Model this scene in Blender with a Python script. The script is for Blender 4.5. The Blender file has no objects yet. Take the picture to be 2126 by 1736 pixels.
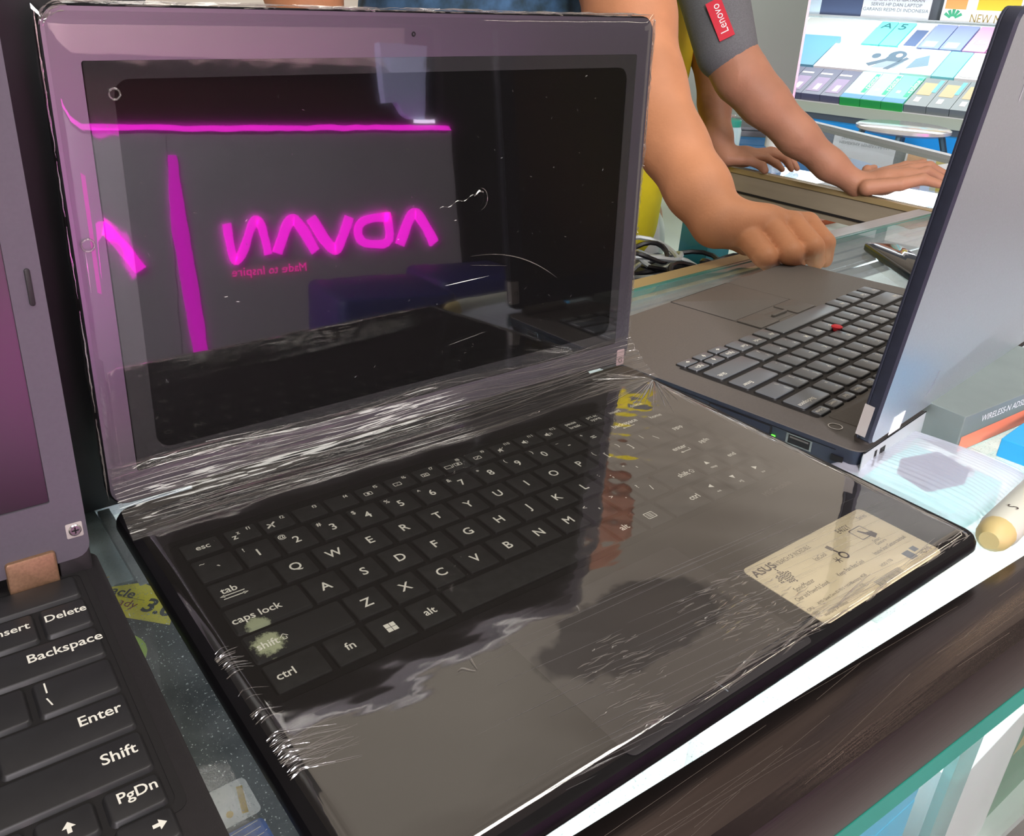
import bpy, bmesh, math, random
import numpy as np
from mathutils import Vector, Matrix
random.seed(7)
S = 0.001                      # everything below is written in millimetres
scene = bpy.context.scene
COL = scene.collection

# ---------------------------------------------------------------- camera, world, lamps, exposure
cam_d = bpy.data.cameras.new('camera'); cam = bpy.data.objects.new('camera', cam_d); COL.objects.link(cam)
scene.camera = cam
CW, CH = 2126, 1736
cam_d.sensor_fit = 'HORIZONTAL'; cam_d.sensor_width = 36.0
cam_d.lens = 1785.16 / CW * 36.0
cam_d.shift_x = 141.4 / CW
cam_d.shift_y = -118.24 / CW
def rodrigues(w):
    w = np.array(w); th = np.linalg.norm(w); k = w / th
    K = np.array([[0, -k[2], k[1]], [k[2], 0, -k[0]], [-k[1], k[0], 0]])
    return np.eye(3) + np.sin(th) * K + (1 - np.cos(th)) * K @ K
CAMW = (-1.108818, 0.388454, 0.519974)
RC = rodrigues(CAMW).T
cam.matrix_world = Matrix.Translation(Vector((-75.221, -124.888, 246.291)) * S) @ Matrix(RC.tolist()).to_4x4()
cam_d.clip_start = 0.01; cam_d.clip_end = 60

vs = scene.view_settings
scene.display_settings.display_device = 'sRGB'
vs.view_transform = 'Standard'; vs.look = 'None'; vs.exposure = 0.0; vs.gamma = 1.0; vs.use_curve_mapping = False

world = bpy.data.worlds.new('hall'); scene.world = world; world.use_nodes = True
wt = world.node_tree; wt.nodes.clear()
wo = wt.nodes.new('ShaderNodeOutputWorld'); wb = wt.nodes.new('ShaderNodeBackground')
tc = wt.nodes.new('ShaderNodeTexCoord'); nz = wt.nodes.new('ShaderNodeTexNoise'); rp = wt.nodes.new('ShaderNodeValToRGB')
nz.inputs['Scale'].default_value = 2.2; nz.inputs['Detail'].default_value = 2.0
rp.color_ramp.elements[0].position = .38; rp.color_ramp.elements[0].color = (.52, .43, .35, 1)
rp.color_ramp.elements[1].position = .62; rp.color_ramp.elements[1].color = (.92, .80, .67, 1)
wt.links.new(tc.outputs['Generated'], nz.inputs['Vector']); wt.links.new(nz.outputs['Fac'], rp.inputs['Fac'])
wt.links.new(rp.outputs['Color'], wb.inputs['Color']); wb.inputs['Strength'].default_value = 0.85
wt.links.new(wb.outputs['Background'], wo.inputs['Surface'])

def area(name, loc, target, sx, sy, power, color=(1, 1, 1)):
    l = bpy.data.lights.new(name, 'AREA'); l.shape = 'RECTANGLE'; l.size = sx * S; l.size_y = sy * S
    l.energy = power; l.color = color
    o = bpy.data.objects.new(name, l); COL.objects.link(o)
    o.location = Vector(loc) * S
    o.rotation_euler = (Vector(target) - Vector(loc)).to_track_quat('-Z', 'Y').to_euler()
    return o
area('ceiling_lamp_warm', (900, -500, 1900), (700, 400, 0), 1200, 500, 22, (1, .95, .88))
area('ceiling_lamp_cool', (-700, -900, 1900), (200, 100, 0), 900, 500, 9, (.93, .97, 1))
area('kiosk_fill', (-900, -2000, 1300), (1900, -3300, -200), 1200, 600, 250, (1, .93, .97))  # unseen fill light added to brighten the kiosk mirrored in the screen
area('fascia_fill', (300, -3000, 1500), (700, -3700, 750), 1500, 300, 45, (1, .9, .88))  # unseen fill light added to lift the pink fascia

# ---------------------------------------------------------------- materials
def srgb(r, g, b):
    f = lambda c: ((c / 255 + .055) / 1.055) ** 2.4 if c > 10 else c / 255 / 12.92
    return (f(r), f(g), f(b), 1)
def new_mat(name):
    m = bpy.data.materials.new(name); m.use_nodes = True
    n = m.node_tree.nodes; l = m.node_tree.links
    return m, n, l, n['Principled BSDF']
def mat(name, rgb, rough=.5, metal=0., spec=.5, emit=0., ecol=None, noise=0., nscale=60., bump=0., bscale=400., coat=0., stretch=(1, 1, 1), alpha=1., dark=None):
    m, n, l, p = new_mat(name)
    c = srgb(*rgb)
    p.inputs['Base Color'].default_value = c
    p.inputs['Roughness'].default_value = rough; p.inputs['Metallic'].default_value = metal
    p.inputs['Specular IOR Level'].default_value = spec
    p.inputs['Coat Weight'].default_value = coat; p.inputs['Coat Roughness'].default_value = .05
    p.inputs['Alpha'].default_value = alpha
    if emit:
        p.inputs['Emission Color'].default_value = srgb(*(ecol or rgb)); p.inputs['Emission Strength'].default_value = emit
    if noise or bump:
        t = n.new('ShaderNodeTexCoord'); mp = n.new('ShaderNodeMapping'); mp.inputs['Scale'].default_value = stretch
        l.new(t.outputs['Object'], mp.inputs['Vector'])
    if noise:
        z = n.new('ShaderNodeTexNoise'); z.inputs['Scale'].default_value = nscale; z.inputs['Detail'].default_value = 4
        l.new(mp.outputs[0], z.inputs['Vector'])
        r = n.new('ShaderNodeValToRGB'); d = srgb(*dark) if dark else tuple(x * (1 - noise) for x in c[:3]) + (1,)
        r.color_ramp.elements[0].color = d; r.color_ramp.elements[1].color = c
        r.color_ramp.elements[0].position = .35; r.color_ramp.elements[1].position = .65
        l.new(z.outputs['Fac'], r.inputs['Fac']); l.new(r.outputs['Color'], p.inputs['Base Color'])
    if bump:
        z = n.new('ShaderNodeTexNoise'); z.inputs['Scale'].default_value = bscale; z.inputs['Detail'].default_value = 3
        l.new(mp.outputs[0], z.inputs['Vector'])
        b = n.new('ShaderNodeBump'); b.inputs['Strength'].default_value = bump; b.inputs['Distance'].default_value = .001
        l.new(z.outputs['Fac'], b.inputs['Height']); l.new(b.outputs['Normal'], p.inputs['Normal'])
    return m
def film(name, tint=(.96, .96, .96), rough=.02, ior=1.5, gain=1.6, haze=.0, hazecol=(.8, .8, .8), bump=0., bscale=30., stretch=(1, 1, 1), bdist=.001, fine=0.):
    """thin clear sheet: what passes through, plus a mirror-like surface reflection, plus a little milky scatter"""
    m = bpy.data.materials.new(name); m.use_nodes = True; n = m.node_tree.nodes; l = m.node_tree.links; n.clear()
    out = n.new('ShaderNodeOutputMaterial'); tr = n.new('ShaderNodeBsdfTransparent'); gl = n.new('ShaderNodeBsdfGlossy')
    tr.inputs['Color'].default_value = (*tint, 1); gl.inputs['Roughness'].default_value = rough
    fr = n.new('ShaderNodeFresnel'); ge = n.new('ShaderNodeNewGeometry'); im = n.new('ShaderNodeMix'); im.data_type = 'FLOAT'
    im.inputs[2].default_value = ior; im.inputs[3].default_value = 1 / ior      # same reflectance from either side of the sheet
    l.new(ge.outputs['Backfacing'], im.inputs[0]); l.new(im.outputs[0], fr.inputs['IOR'])
    mu = n.new('ShaderNodeMath'); mu.operation = 'MULTIPLY'; mu.inputs[1].default_value = gain; mu.use_clamp = True
    mx = n.new('ShaderNodeMixShader')
    l.new(fr.outputs[0], mu.inputs[0]); l.new(mu.outputs[0], mx.inputs[0]); l.new(tr.outputs[0], mx.inputs[1]); l.new(gl.outputs[0], mx.inputs[2])
    last = mx
    if haze:
        df = n.new('ShaderNodeBsdfDiffuse'); df.inputs['Color'].default_value = (*hazecol, 1)
        m2 = n.new('ShaderNodeMixShader'); m2.inputs[0].default_value = haze
        l.new(mx.outputs[0], m2.inputs[1]); l.new(df.outputs[0], m2.inputs[2]); last = m2
    if bump:
        t = n.new('ShaderNodeTexCoord'); mp = n.new('ShaderNodeMapping'); mp.inputs['Scale'].default_value = stretch
        z = n.new('ShaderNodeTexNoise'); z.inputs['Scale'].default_value = bscale; z.inputs['Detail'].default_value = 3
        b = n.new('ShaderNodeBump'); b.inputs['Strength'].default_value = bump; b.inputs['Distance'].default_value = bdist
        l.new(t.outputs['Object'], mp.inputs['Vector']); l.new(mp.outputs[0], z.inputs['Vector'])
        l.new(z.outputs['Fac'], b.inputs['Height']); l.new(b.outputs['Normal'], gl.inputs['Normal'])
    l.new(last.outputs[0], out.inputs['Surface'])
    return m
def worn(name, base, spot, centre, radius, rough=.5):
    """dark key plastic with a rubbed whitish patch of its own shape"""
    m, n, l, p = new_mat(name)
    p.inputs['Roughness'].default_value = rough; p.inputs['Specular IOR Level'].default_value = .15
    t = n.new('ShaderNodeTexCoord'); vd = n.new('ShaderNodeVectorMath'); vd.operation = 'DISTANCE'; vd.inputs[1].default_value = Vector(centre) * S
    l.new(t.outputs['Object'], vd.inputs[0])
    z = n.new('ShaderNodeTexNoise'); z.inputs['Scale'].default_value = 420; z.inputs['Detail'].default_value = 6; z.inputs['Roughness'].default_value = .7
    l.new(t.outputs['Object'], z.inputs['Vector'])
    a = n.new('ShaderNodeMath'); a.operation = 'MULTIPLY_ADD'; a.inputs[1].default_value = -1 / (radius * S); a.inputs[2].default_value = .95
    l.new(vd.outputs['Value'], a.inputs[0])
    b = n.new('ShaderNodeMath'); b.operation = 'ADD'; l.new(a.outputs[0], b.inputs[0]); l.new(z.outputs['Fac'], b.inputs[1])
    r = n.new('ShaderNodeValToRGB'); r.color_ramp.elements[0].position = .78; r.color_ramp.elements[1].position = 1.0
    r.color_ramp.elements[0].color = srgb(*base); r.color_ramp.elements[1].color = srgb(*spot)
    l.new(b.outputs[0], r.inputs['Fac']); l.new(r.outputs['Color'], p.inputs['Base Color'])
    return m
M = {}
M['a_plastic'] = mat('black_laptop_plastic', (14, 13, 16), .42, spec=.15, noise=.3, nscale=90, bump=.05, bscale=2500)
M['a_key'] = mat('black_key_plastic', (36, 37, 37), .5, spec=.15, noise=.3, nscale=300)
M['a_keycaps'] = worn('black_key_plastic_rubbed_low', (34, 35, 35), (150, 158, 128), (25, 125.5, 18.5), 8)
M['a_keyshift'] = worn('black_key_plastic_rubbed', (34, 35, 35), (160, 168, 135), (24, 114, 18.5), 10)
M['legend'] = mat('key_legend', (228, 228, 214), .6)
M['bezel'] = mat('dark_bezel', (124, 120, 130), .3, metal=.75, spec=.5)
M['lcd'] = mat('black_glossy_screen', (5, 5, 6), .05, spec=.6)
M['lcdmatte'] = mat('matte_screen', (12, 10, 14), .28, spec=1.0, coat=.0)
M['wrap'] = film('clear_stretch_film', rough=.015, gain=1.6, ior=1.5, haze=.006, hazecol=(.75, .72, .66), bump=.12, bscale=14, bdist=.0006)
M['wrapring'] = film('loose_clear_film', rough=.04, gain=1.3, haze=.025, hazecol=(.6, .6, .62), bump=.3, bscale=18, bdist=.0015)
M['wrapbase'] = film('stretched_film_over_keys', rough=.045, gain=4.0, ior=1.5, haze=.012, hazecol=(.7, .62, .52), bump=.3, bscale=22, stretch=(.6, 1.6, 1), bdist=.0012)
def clinging(m, centre, ax, ay):
    """where the film clings to the plastic below it there is no air gap and it mirrors far less"""
    n = m.node_tree.nodes; l = m.node_tree.links
    mu = [k for k in n if k.type == 'MATH' and k.operation == 'MULTIPLY'][0]; mx = [k for k in n if k.type == 'MIX_SHADER'][0]
    t = n.new('ShaderNodeTexCoord'); mp = n.new('ShaderNodeMapping'); mp.inputs['Location'].default_value = (-centre[0] / ax, -centre[1] / ay, 0); mp.inputs['Scale'].default_value = (1 / (ax * S), 1 / (ay * S), 0)
    l.new(t.outputs['Object'], mp.inputs['Vector']); ln = n.new('ShaderNodeVectorMath'); ln.operation = 'LENGTH'; l.new(mp.outputs[0], ln.inputs[0])
    z = n.new('ShaderNodeTexNoise'); z.inputs['Scale'].default_value = 55; z.inputs['Detail'].default_value = 5; l.new(t.outputs['Object'], z.inputs['Vector'])
    a = n.new('ShaderNodeMath'); a.operation = 'MULTIPLY_ADD'; a.inputs[1].default_value = .9; l.new(z.outputs['Fac'], a.inputs[0]); l.new(ln.outputs['Value'], a.inputs[2])
    r = n.new('ShaderNodeValToRGB'); r.color_ramp.elements[0].position = 1.30 / 2; r.color_ramp.elements[1].position = 1.42 / 2; r.color_ramp.elements[0].color = (.3, .3, .3, 1)
    h = n.new('ShaderNodeMath'); h.operation = 'MULTIPLY'; h.inputs[1].default_value = .5; l.new(a.outputs[0], h.inputs[0]); l.new(h.outputs[0], r.inputs['Fac'])
    g = n.new('ShaderNodeMath'); g.operation = 'MULTIPLY'; l.new(mu.outputs[0], g.inputs[0]); l.new(r.outputs['Color'], g.inputs[1]); l.new(g.outputs[0], mx.inputs[0])
clinging(M['wrapbase'], (150, 46), 50, 22)
M['wraphinge'] = film('crumpled_film', rough=.1, gain=1.5, haze=.02, hazecol=(.7, .66, .58), bump=1., bscale=60, stretch=(.12, 1.6, 1.6), bdist=.004)
M['ridge'] = film('film_ridges', rough=.1, gain=3.4, haze=.05, hazecol=(.9, .84, .74))
M['fold'] = film('film_folds', rough=.08, gain=1.8, haze=.03, hazecol=(.85, .84, .82))
M['label'] = mat('beige_label', (226, 214, 178), .5, noise=.08, nscale=30)
M['ink'] = mat('label_ink', (70, 62, 58), .6)
M['b_plastic'] = mat('charcoal_plastic', (96, 92, 88), .5, noise=.12, nscale=700, bump=.1, bscale=3000)
M['b_side'] = mat('blue_black_plastic', (38, 42, 58), .5, noise=.15, nscale=200)
M['b_key'] = mat('charcoal_key', (94, 100, 106), .3, spec=.8)
M['b_well_and_shade'] = mat('key_well_and_shade', (22, 21, 22), .6)  # black of the well, also painted on key sides as gap shade
M['b_legend'] = mat('pale_key_legend', (225, 225, 214), .6)
M['b_lid'] = mat('silver_grey_lid', (206, 216, 224), .36, metal=.85, spec=.5, noise=.06, nscale=900)
M['b_rear'] = mat('silver_rear_panel', (196, 203, 206), .45, metal=.4)
M['red'] = mat('red_rubber', (208, 40, 52), .6)
M['steel'] = mat('bright_steel', (205, 205, 205), .25, metal=1)
M['hole'] = mat('port_shadow', (14, 12, 14), .7)
M['green_led'] = mat('green_led', (90, 230, 60), .4, emit=2.0)
M['sticker'] = mat('grey_sticker', (176, 170, 166), .5)
M['whitesticker'] = mat('white_sticker', (244, 246, 246), .5)
M['c_plastic'] = mat('matte_black_plastic', (34, 32, 34), .5, noise=.15, nscale=500, bump=.1, bscale=3000)
M['c_lid'] = mat('soft_grey_bezel', (96, 92, 102), .5, metal=.2, noise=.06, nscale=600)
M['c_key'] = mat('matte_black_key', (36, 36, 38), .45, noise=.12, nscale=300)
M['bronze'] = mat('bronze_hinge', (150, 118, 92), .4, metal=.5, noise=.2, nscale=900)
M['glass'] = film('counter_glass', tint=(.93, .97, .95), rough=.01, gain=.9, haze=.015, hazecol=(.6, .75, .7))
M['dustglass'] = None
M['glass_edge'] = mat('green_glass_edge', (60, 120, 110), .15, spec=.8)
M['bar'] = mat('brushed_dark_steel', (92, 82, 80), .22, metal=.9, noise=.12, nscale=40, stretch=(.4, 20, 20), bump=.04, bscale=60)
M['alu'] = mat('brushed_aluminium', (186, 190, 194), .35, metal=.6, noise=.1, nscale=20, stretch=(1, 30, 30))
M['gold'] = mat('gold_trim', (176, 156, 112), .4, metal=.4)
M['beige'] = mat('beige_wood_rail', (150, 140, 120), .5, noise=.1, nscale=12, stretch=(8, 1, 8))
M['led'] = mat('white_led', (235, 242, 255), .5, emit=8.0)
M['shelf'] = mat('pale_shelf', (214, 222, 218), .5)
M['teal'] = mat('teal_strip', (34, 140, 122), .4, noise=.1, nscale=20)
M['tealpale'] = film('pale_teal_acrylic', tint=(.45, .75, .75), rough=.05, gain=1.4, haze=.35, hazecol=(.36, .66, .66))
M['white'] = mat('white_card', (236, 238, 238), .5)
M['cyan'] = mat('cyan_card', (24, 196, 240), .4)
M['greyink'] = mat('grey_ink', (110, 120, 128), .6)
M['yellow'] = mat('yellow_print', (232, 224, 30), .4)
M['lime'] = mat('lime_print', (170, 215, 40), .4)
M['blackink'] = mat('black_ink', (24, 24, 22), .5)
M['maroon'] = mat('maroon_ink', (128, 40, 36), .5)
M['goldink'] = mat('gold_ink', (206, 176, 60), .35, metal=.5)
M['silverlab'] = mat('silver_label', (205, 210, 212), .35)
M['blue'] = mat('blue_print', (24, 92, 190), .4, noise=.35, nscale=300)
M['skin1'] = mat('tan_skin', (196, 136, 98), .55, spec=.3, noise=.14, nscale=22, bump=.25, bscale=350)
M['skin2'] = mat('brown_skin', (168, 120, 94), .55, spec=.3, noise=.14, nscale=22, bump=.25, bscale=350)
M['nail'] = mat('nail', (214, 170, 150), .35)
M['hair'] = mat('black_hair', (18, 15, 14), .5)
M['shirt_teal'] = mat('dark_teal_print_fabric', (38, 62, 76), .8, noise=.4, nscale=40, dark=(70, 110, 150))
M['shirt_yellow'] = mat('yellow_fabric', (222, 208, 28), .8, noise=.14, nscale=14, bump=.3, bscale=40)
M['shirt_grey'] = mat('grey_heather_fabric', (104, 106, 108), .85, noise=.25, nscale=700)
M['tabred'] = mat('red_tab', (206, 44, 62), .5)
M['trousers'] = mat('white_trousers', (206, 204, 200), .8, noise=.06, nscale=30)
M['jeans'] = mat('dark_trousers', (40, 44, 56), .8)
M['magenta'] = mat('magenta_light', (255, 30, 225), .5, emit=8.0)
M['magenta_strip'] = mat('magenta_strip_light', (235, 20, 215), .5, emit=3.8)
M['magenta_soft'] = mat('magenta_small_letters', (255, 30, 170), .5, emit=6.0)
M['kiosk'] = mat('grey_kiosk_panel', (176, 172, 182), .5, noise=.06, nscale=3)
M['kioskdark'] = mat('dark_red_recess', (70, 26, 32), .7, noise=.3, nscale=2)
M['pink'] = mat('pink_beige_wall', (236, 204, 204), .7)
M['stool'] = mat('navy_stool', (36, 40, 96), .5)
M['floor'] = mat('grey_floor_tile', (128, 124, 120), .35, noise=.1, nscale=2)
M['bluepanel'] = mat('blue_panel', (16, 150, 236), .5)
M['cord'] = mat('black_cord', (26, 24, 28), .35)

# ---------------------------------------------------------------- mesh helpers
def smooth(me, ang=35):
    me.polygons.foreach_set('use_smooth', [True] * len(me.polygons))
    try: me.set_sharp_from_angle(angle=math.radians(ang))
    except Exception: pass
def obj(name, bm, mats, parent=None, sm=True, ang=35):
    if not isinstance(mats, (list, tuple)): mats = [mats]
    me = bpy.data.meshes.new(name)
    bmesh.ops.scale(bm, vec=(S, S, S), verts=bm.verts)
    bm.normal_update(); bm.to_mesh(me); bm.free()
    for m in mats: me.materials.append(m)
    if sm: smooth(me, ang)
    o = bpy.data.objects.new(name, me); COL.objects.link(o)
    if parent: o.parent = parent
    return o
def thing(name, label, cat, loc=(0, 0, 0), rot=None, group=None):
    o = bpy.data.objects.new(name, None); COL.objects.link(o)
    o.empty_display_size = .02
    if rot is not None: o.matrix_world = Matrix.Translation(Vector(loc) * S) @ rot.to_4x4()
    else: o.location = Vector(loc) * S
    o['label'] = label; o['category'] = cat
    if group: o['group'] = group
    return o
def tag(o, label, cat, group=None):
    o['label'] = label; o['category'] = cat
    if group: o['group'] = group
    return o
def struct(o): o['kind'] = 'structure'; return o
def xf(bm, n0, m):
    bm.verts.ensure_lookup_table()
    for v in bm.verts[n0:]: v.co = m @ v.co
def loop_rr(x0, x1, y0, y1, r, seg=4, ins=0):
    x0 += ins; x1 -= ins; y0 += ins; y1 -= ins; r = max(r - ins, .05); r = min(r, (x1 - x0) / 2 - .01, (y1 - y0) / 2 - .01)
    pts = []
    for cx, cy, a0 in ((x1 - r, y1 - r, 0), (x0 + r, y1 - r, 90), (x0 + r, y0 + r, 180), (x1 - r, y0 + r, 270)):
        for i in range(seg + 1):
            a = math.radians(a0 + 90 * i / seg); pts.append((cx + r * math.cos(a), cy + r * math.sin(a)))
    return pts
def loft(bm, loops, mi=0, cap=True):
    rows = [[bm.verts.new(p) for p in lp] for lp in loops]
    n = len(rows[0])
    for a, b in zip(rows, rows[1:]):
        for i in range(n):
            f = bm.faces.new((a[i], a[(i + 1) % n], b[(i + 1) % n], b[i])); f.material_index = mi
    if cap:
        f = bm.faces.new(rows[0][::-1]); f.material_index = mi
        f = bm.faces.new(rows[-1]); f.material_index = mi
    return rows
def rbox(bm, x0, x1, y0, y1, z0, z1, r=2, bev=.5, seg=4, mi=0, taper=0, side_mi=None):
    lv = [(z0, bev + taper), (z0 + bev, taper), (z1 - bev, 0), (z1 - bev * .3, bev * .3), (z1, bev)]
    rows = loft(bm, [[(x, y, z) for x, y in loop_rr(x0, x1, y0, y1, r, seg, i)] for z, i in lv], mi)
    if side_mi is not None:
        for f in bm.faces:
            if all(v in s for v in f.verts for s in [set(sum(rows[:3], []))]): f.material_index = side_mi
def box(bm, x0, x1, y0, y1, z0, z1, mi=0):
    vs_ = [bm.verts.new(p) for p in ((x0, y0, z0), (x1, y0, z0), (x1, y1, z0), (x0, y1, z0), (x0, y0, z1), (x1, y0, z1), (x1, y1, z1), (x0, y1, z1))]
    for q in ((3, 2, 1, 0), (4, 5, 6, 7), (0, 1, 5, 4), (1, 2, 6, 5), (2, 3, 7, 6), (3, 0, 4, 7)):
        f = bm.faces.new([vs_[i] for i in q]); f.material_index = mi
def prism(bm, pts, z0, z1, mi=0):
    a = [bm.verts.new((x, y, z0)) for x, y in pts]; b = [bm.verts.new((x, y, z1)) for x, y in pts]; n = len(pts)
    area2 = sum(pts[i][0] * pts[(i + 1) % n][1] - pts[(i + 1) % n][0] * pts[i][1] for i in range(n))
    fs = [bm.faces.new(a[::-1]), bm.faces.new(b)] + [bm.faces.new((a[i], a[(i + 1) % n], b[(i + 1) % n], b[i])) for i in range(n)]
    for f in fs:
        f.material_index = mi
        if area2 < 0: f.normal_flip()
def ringslab(bm, outer, inner, z0, z1, mi=0):
    n = len(outer)
    A = [[bm.verts.new((x, y, z)) for x, y in lp] for lp, z in ((outer, z0), (outer, z1), (inner, z1), (inner, z0))]
    for k in range(4):
        a, b = A[k], A[(k + 1) % 4]
        for i in range(n):
            f = bm.faces.new((a[i], a[(i + 1) % n], b[(i + 1) % n], b[i])); f.material_index = mi
def tube(bm, pts, r, seg=8, mi=0, closed=False):
    pts = [Vector(p) for p in pts]; n = len(pts); rows = []
    for i, p in enumerate(pts):
        t = (pts[(i + 1) % n] - pts[i - 1]) if closed else (pts[min(i + 1, n - 1)] - pts[max(i - 1, 0)])
        t.normalize(); a = t.orthogonal() if abs(t.z) > .9 else t.cross(Vector((0, 0, 1))); a.normalize(); b = t.cross(a)
        rr = r[i] if isinstance(r, (list, tuple)) else r
        rows.append([bm.verts.new(p + (a * math.cos(2 * math.pi * k / seg) + b * math.sin(2 * math.pi * k / seg)) * rr) for k in range(seg)])
    rg = list(zip(rows, rows[1:])) + ([(rows[-1], rows[0])] if closed else [])
    for a, b in rg:
        for k in range(seg):
            f = bm.faces.new((a[k], b[k], b[(k + 1) % seg], a[(k + 1) % seg])); f.material_index = mi
    if not closed:
        for rw, fl in ((rows[0], False), (rows[-1], True)):
            f = bm.faces.new(rw if not fl else rw[::-1]); f.material_index = mi
_tc = {}
def text_geo(s, thick=0.):
    if (s, thick) not in _tc:
        cu = bpy.data.curves.new('t', 'FONT'); cu.body = s; cu.size = 1; cu.align_x = 'CENTER'; cu.align_y = 'CENTER'; cu.resolution_u = 3; cu.offset = thick
        o = bpy.data.objects.new('t', cu); COL.objects.link(o)
        me = bpy.data.meshes.new_from_object(o)
        _tc[(s, thick)] = ([v.co.copy() for v in me.vertices], [tuple(p.vertices) for p in me.polygons])
        bpy.data.objects.remove(o); bpy.data.curves.remove(cu); bpy.data.meshes.remove(me)
    return _tc[(s, thick)]
def text(bm, s, x, y, z, size, mi=1, ang=0, m=None, sx=1., thick=0.):
    vsx, fs = text_geo(s, thick)
    if not vsx: return
    xs = [v.x for v in vsx]; ys = [v.y for v in vsx]; cx = (min(xs) + max(xs)) / 2; cy = (min(ys) + max(ys)) / 2
    c, sn = math.cos(math.radians(ang)), math.sin(math.radians(ang)); out = []
    for v in vsx:
        a, b = (v.x - cx) * size * sx, (v.y - cy) * size
        p = Vector((x + a * c - b * sn, y + a * sn + b * c, z)); out.append(bm.verts.new(m @ p if m else p))
    for f in fs:
        try: q = bm.faces.new([out[i] for i in f]); q.material_index = mi
        except ValueError: pass
def poly(bm, pts, z, mi=1, m=None):
    v = [bm.verts.new((m @ Vector((x, y, z))) if m else (x, y, z)) for x, y in pts]
    f = bm.faces.new(v); f.material_index = mi; f.normal_update()
    if not m and f.normal.z < 0: f.normal_flip()
def stroke(bm, pts, w, z, mi=1, h=0, sm=0):
    """flat (or slab) polyline band"""
    for _ in range(sm):
        q = [pts[0]]
        for a, b in zip(pts, pts[1:]): q += [(a[0] * .75 + b[0] * .25, a[1] * .75 + b[1] * .25), (a[0] * .25 + b[0] * .75, a[1] * .25 + b[1] * .75)]
        pts = q + [pts[-1]]
    n = len(pts); L = []; R = []
    for i in range(n):
        p = Vector(pts[i]); a = Vector(pts[max(i - 1, 0)]); b = Vector(pts[min(i + 1, n - 1)])
        d = (b - a).normalized()
        if 0 < i < n - 1:
            d1 = (p - a).normalized(); nn = Vector((-d.y, d.x)); k = 1 / max(.35, nn.dot(Vector((-d1.y, d1.x))))
        else: nn = Vector((-d.y, d.x)); k = 1
        L.append(p + nn * w / 2 * k); R.append(p - nn * w / 2 * k)
    for i in range(n - 1):
        q = [(L[i].x, L[i].y), (R[i].x, R[i].y), (R[i + 1].x, R[i + 1].y), (L[i + 1].x, L[i + 1].y)]
        if h: prism(bm, q, z, z + h, mi)
        else: poly(bm, q, z, mi)
def key(name, x0, x1, y0, y1, z0, z1, mats, parent, legends=(), r=1.4, taper=.7, shapes=None, label=None):
    bm = bmesh.new(); shade_sides = len(mats) > 2
    lv = [(z0, 0), (z1 - .5, taper * .7), (z1 - .12, taper), (z1, taper + .35)]
    loft(bm, [[(x, y, z) for x, y in loop_rr(x0, x1, y0, y1, r, 3, i)] for z, i in lv])
    if shade_sides:
        bm.faces.ensure_lookup_table()
        for f in bm.faces[:16]: f.material_index = 2  # sides coloured darker than the cap: painted shade between keys
    for lg in legends: text(bm, lg[0], lg[1], lg[2], z1 + .04, lg[3] * 1.2, 1, lg[4] if len(lg) > 4 else 0, thick=.012)
    if shapes: shapes(bm, z1 + .04)
    o = obj(name, bm, mats, parent)
    if label: o['label'] = label
    return o

# ---------------------------------------------------------------- laptop wrapped in film (the big one)
A = thing('laptop', 'open black laptop wrapped in clear stretch film with a pink sign mirrored in its screen', 'laptop')
bm = bmesh.new()
H0 = 17.2
lv = [(.4, 16, 3), (3, 9, 6), (8, 2, 9), (12, 0, 10), (15, .3, 10), (17.0, 1.5, 10), (H0, 2.6, 10)]
loft(bm, [[(x, y, z) for x, y in loop_rr(0, 339, 0, 236, r, 6, i)] for z, i, r in lv])
obj('base', bm, M['a_plastic'], A)
for x, y in ((30, 25), (300, 25), (30, 205), (300, 205)):
    bm = bmesh.new(); rbox(bm, x - 9, x + 9, y - 3, y + 3, 0, 1, 2, .2); obj('rubber_foot', bm, M['hole'], A)
bm = bmesh.new()
ringslab(bm, loop_rr(9, 312, 86, 196, 6), loop_rr(12, 309, 89, 193, 5), H0 - .05, H0 + .25)
poly(bm, loop_rr(12, 309, 89, 193, 5), H0 + .06, 0)
obj('keyboard_tray', bm, mat('tray_black', (7, 7, 8), .6, spec=.1), A)
bm = bmesh.new(); rbox(bm, 0, 102, 0, 73, 0, .35, 3, .1); 
for v in bm.verts: v.co += Vector((101, 2.6, H0 - .02))
obj('touchpad', bm, mat('touchpad_surface', (40, 38, 40), .4, spec=.25), A)
bm = bmesh.new(); stroke(bm, [(152, 4), (152, 10)], .5, H0 + .36, 0); obj('touchpad_mark', bm, M['greyink'], A)
KM = [M['a_key'], M['legend'], mat('key_side_shade', (5, 5, 6), .6, spec=.1)]  # last material paints the gap shade onto the key sides
RY = [168.4, 150.5, 132.6, 114.7, 96.8]; KH = 8.0; KZ = 18.5
def ak(x0, x1, row, legs=(), shapes=None, mats=None, label=None):
    key('key', x0, x1, RY[row] - KH, RY[row] + KH, H0, KZ, mats or KM, A, legs, shapes=shapes, label=label)
P_ = 18.25; W_ = 8.2
def arrow_head(x, y, ang, s=1.6):
    def f(bm, z):
        a = math.radians(ang); c, sn = math.cos(a), math.sin(a)
        poly(bm, [(x + px * c - py * sn, y + px * sn + py * c) for px, py in ((-s, -s * .8), (s, -s * .8), (0, s))], z)
    return f
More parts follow.
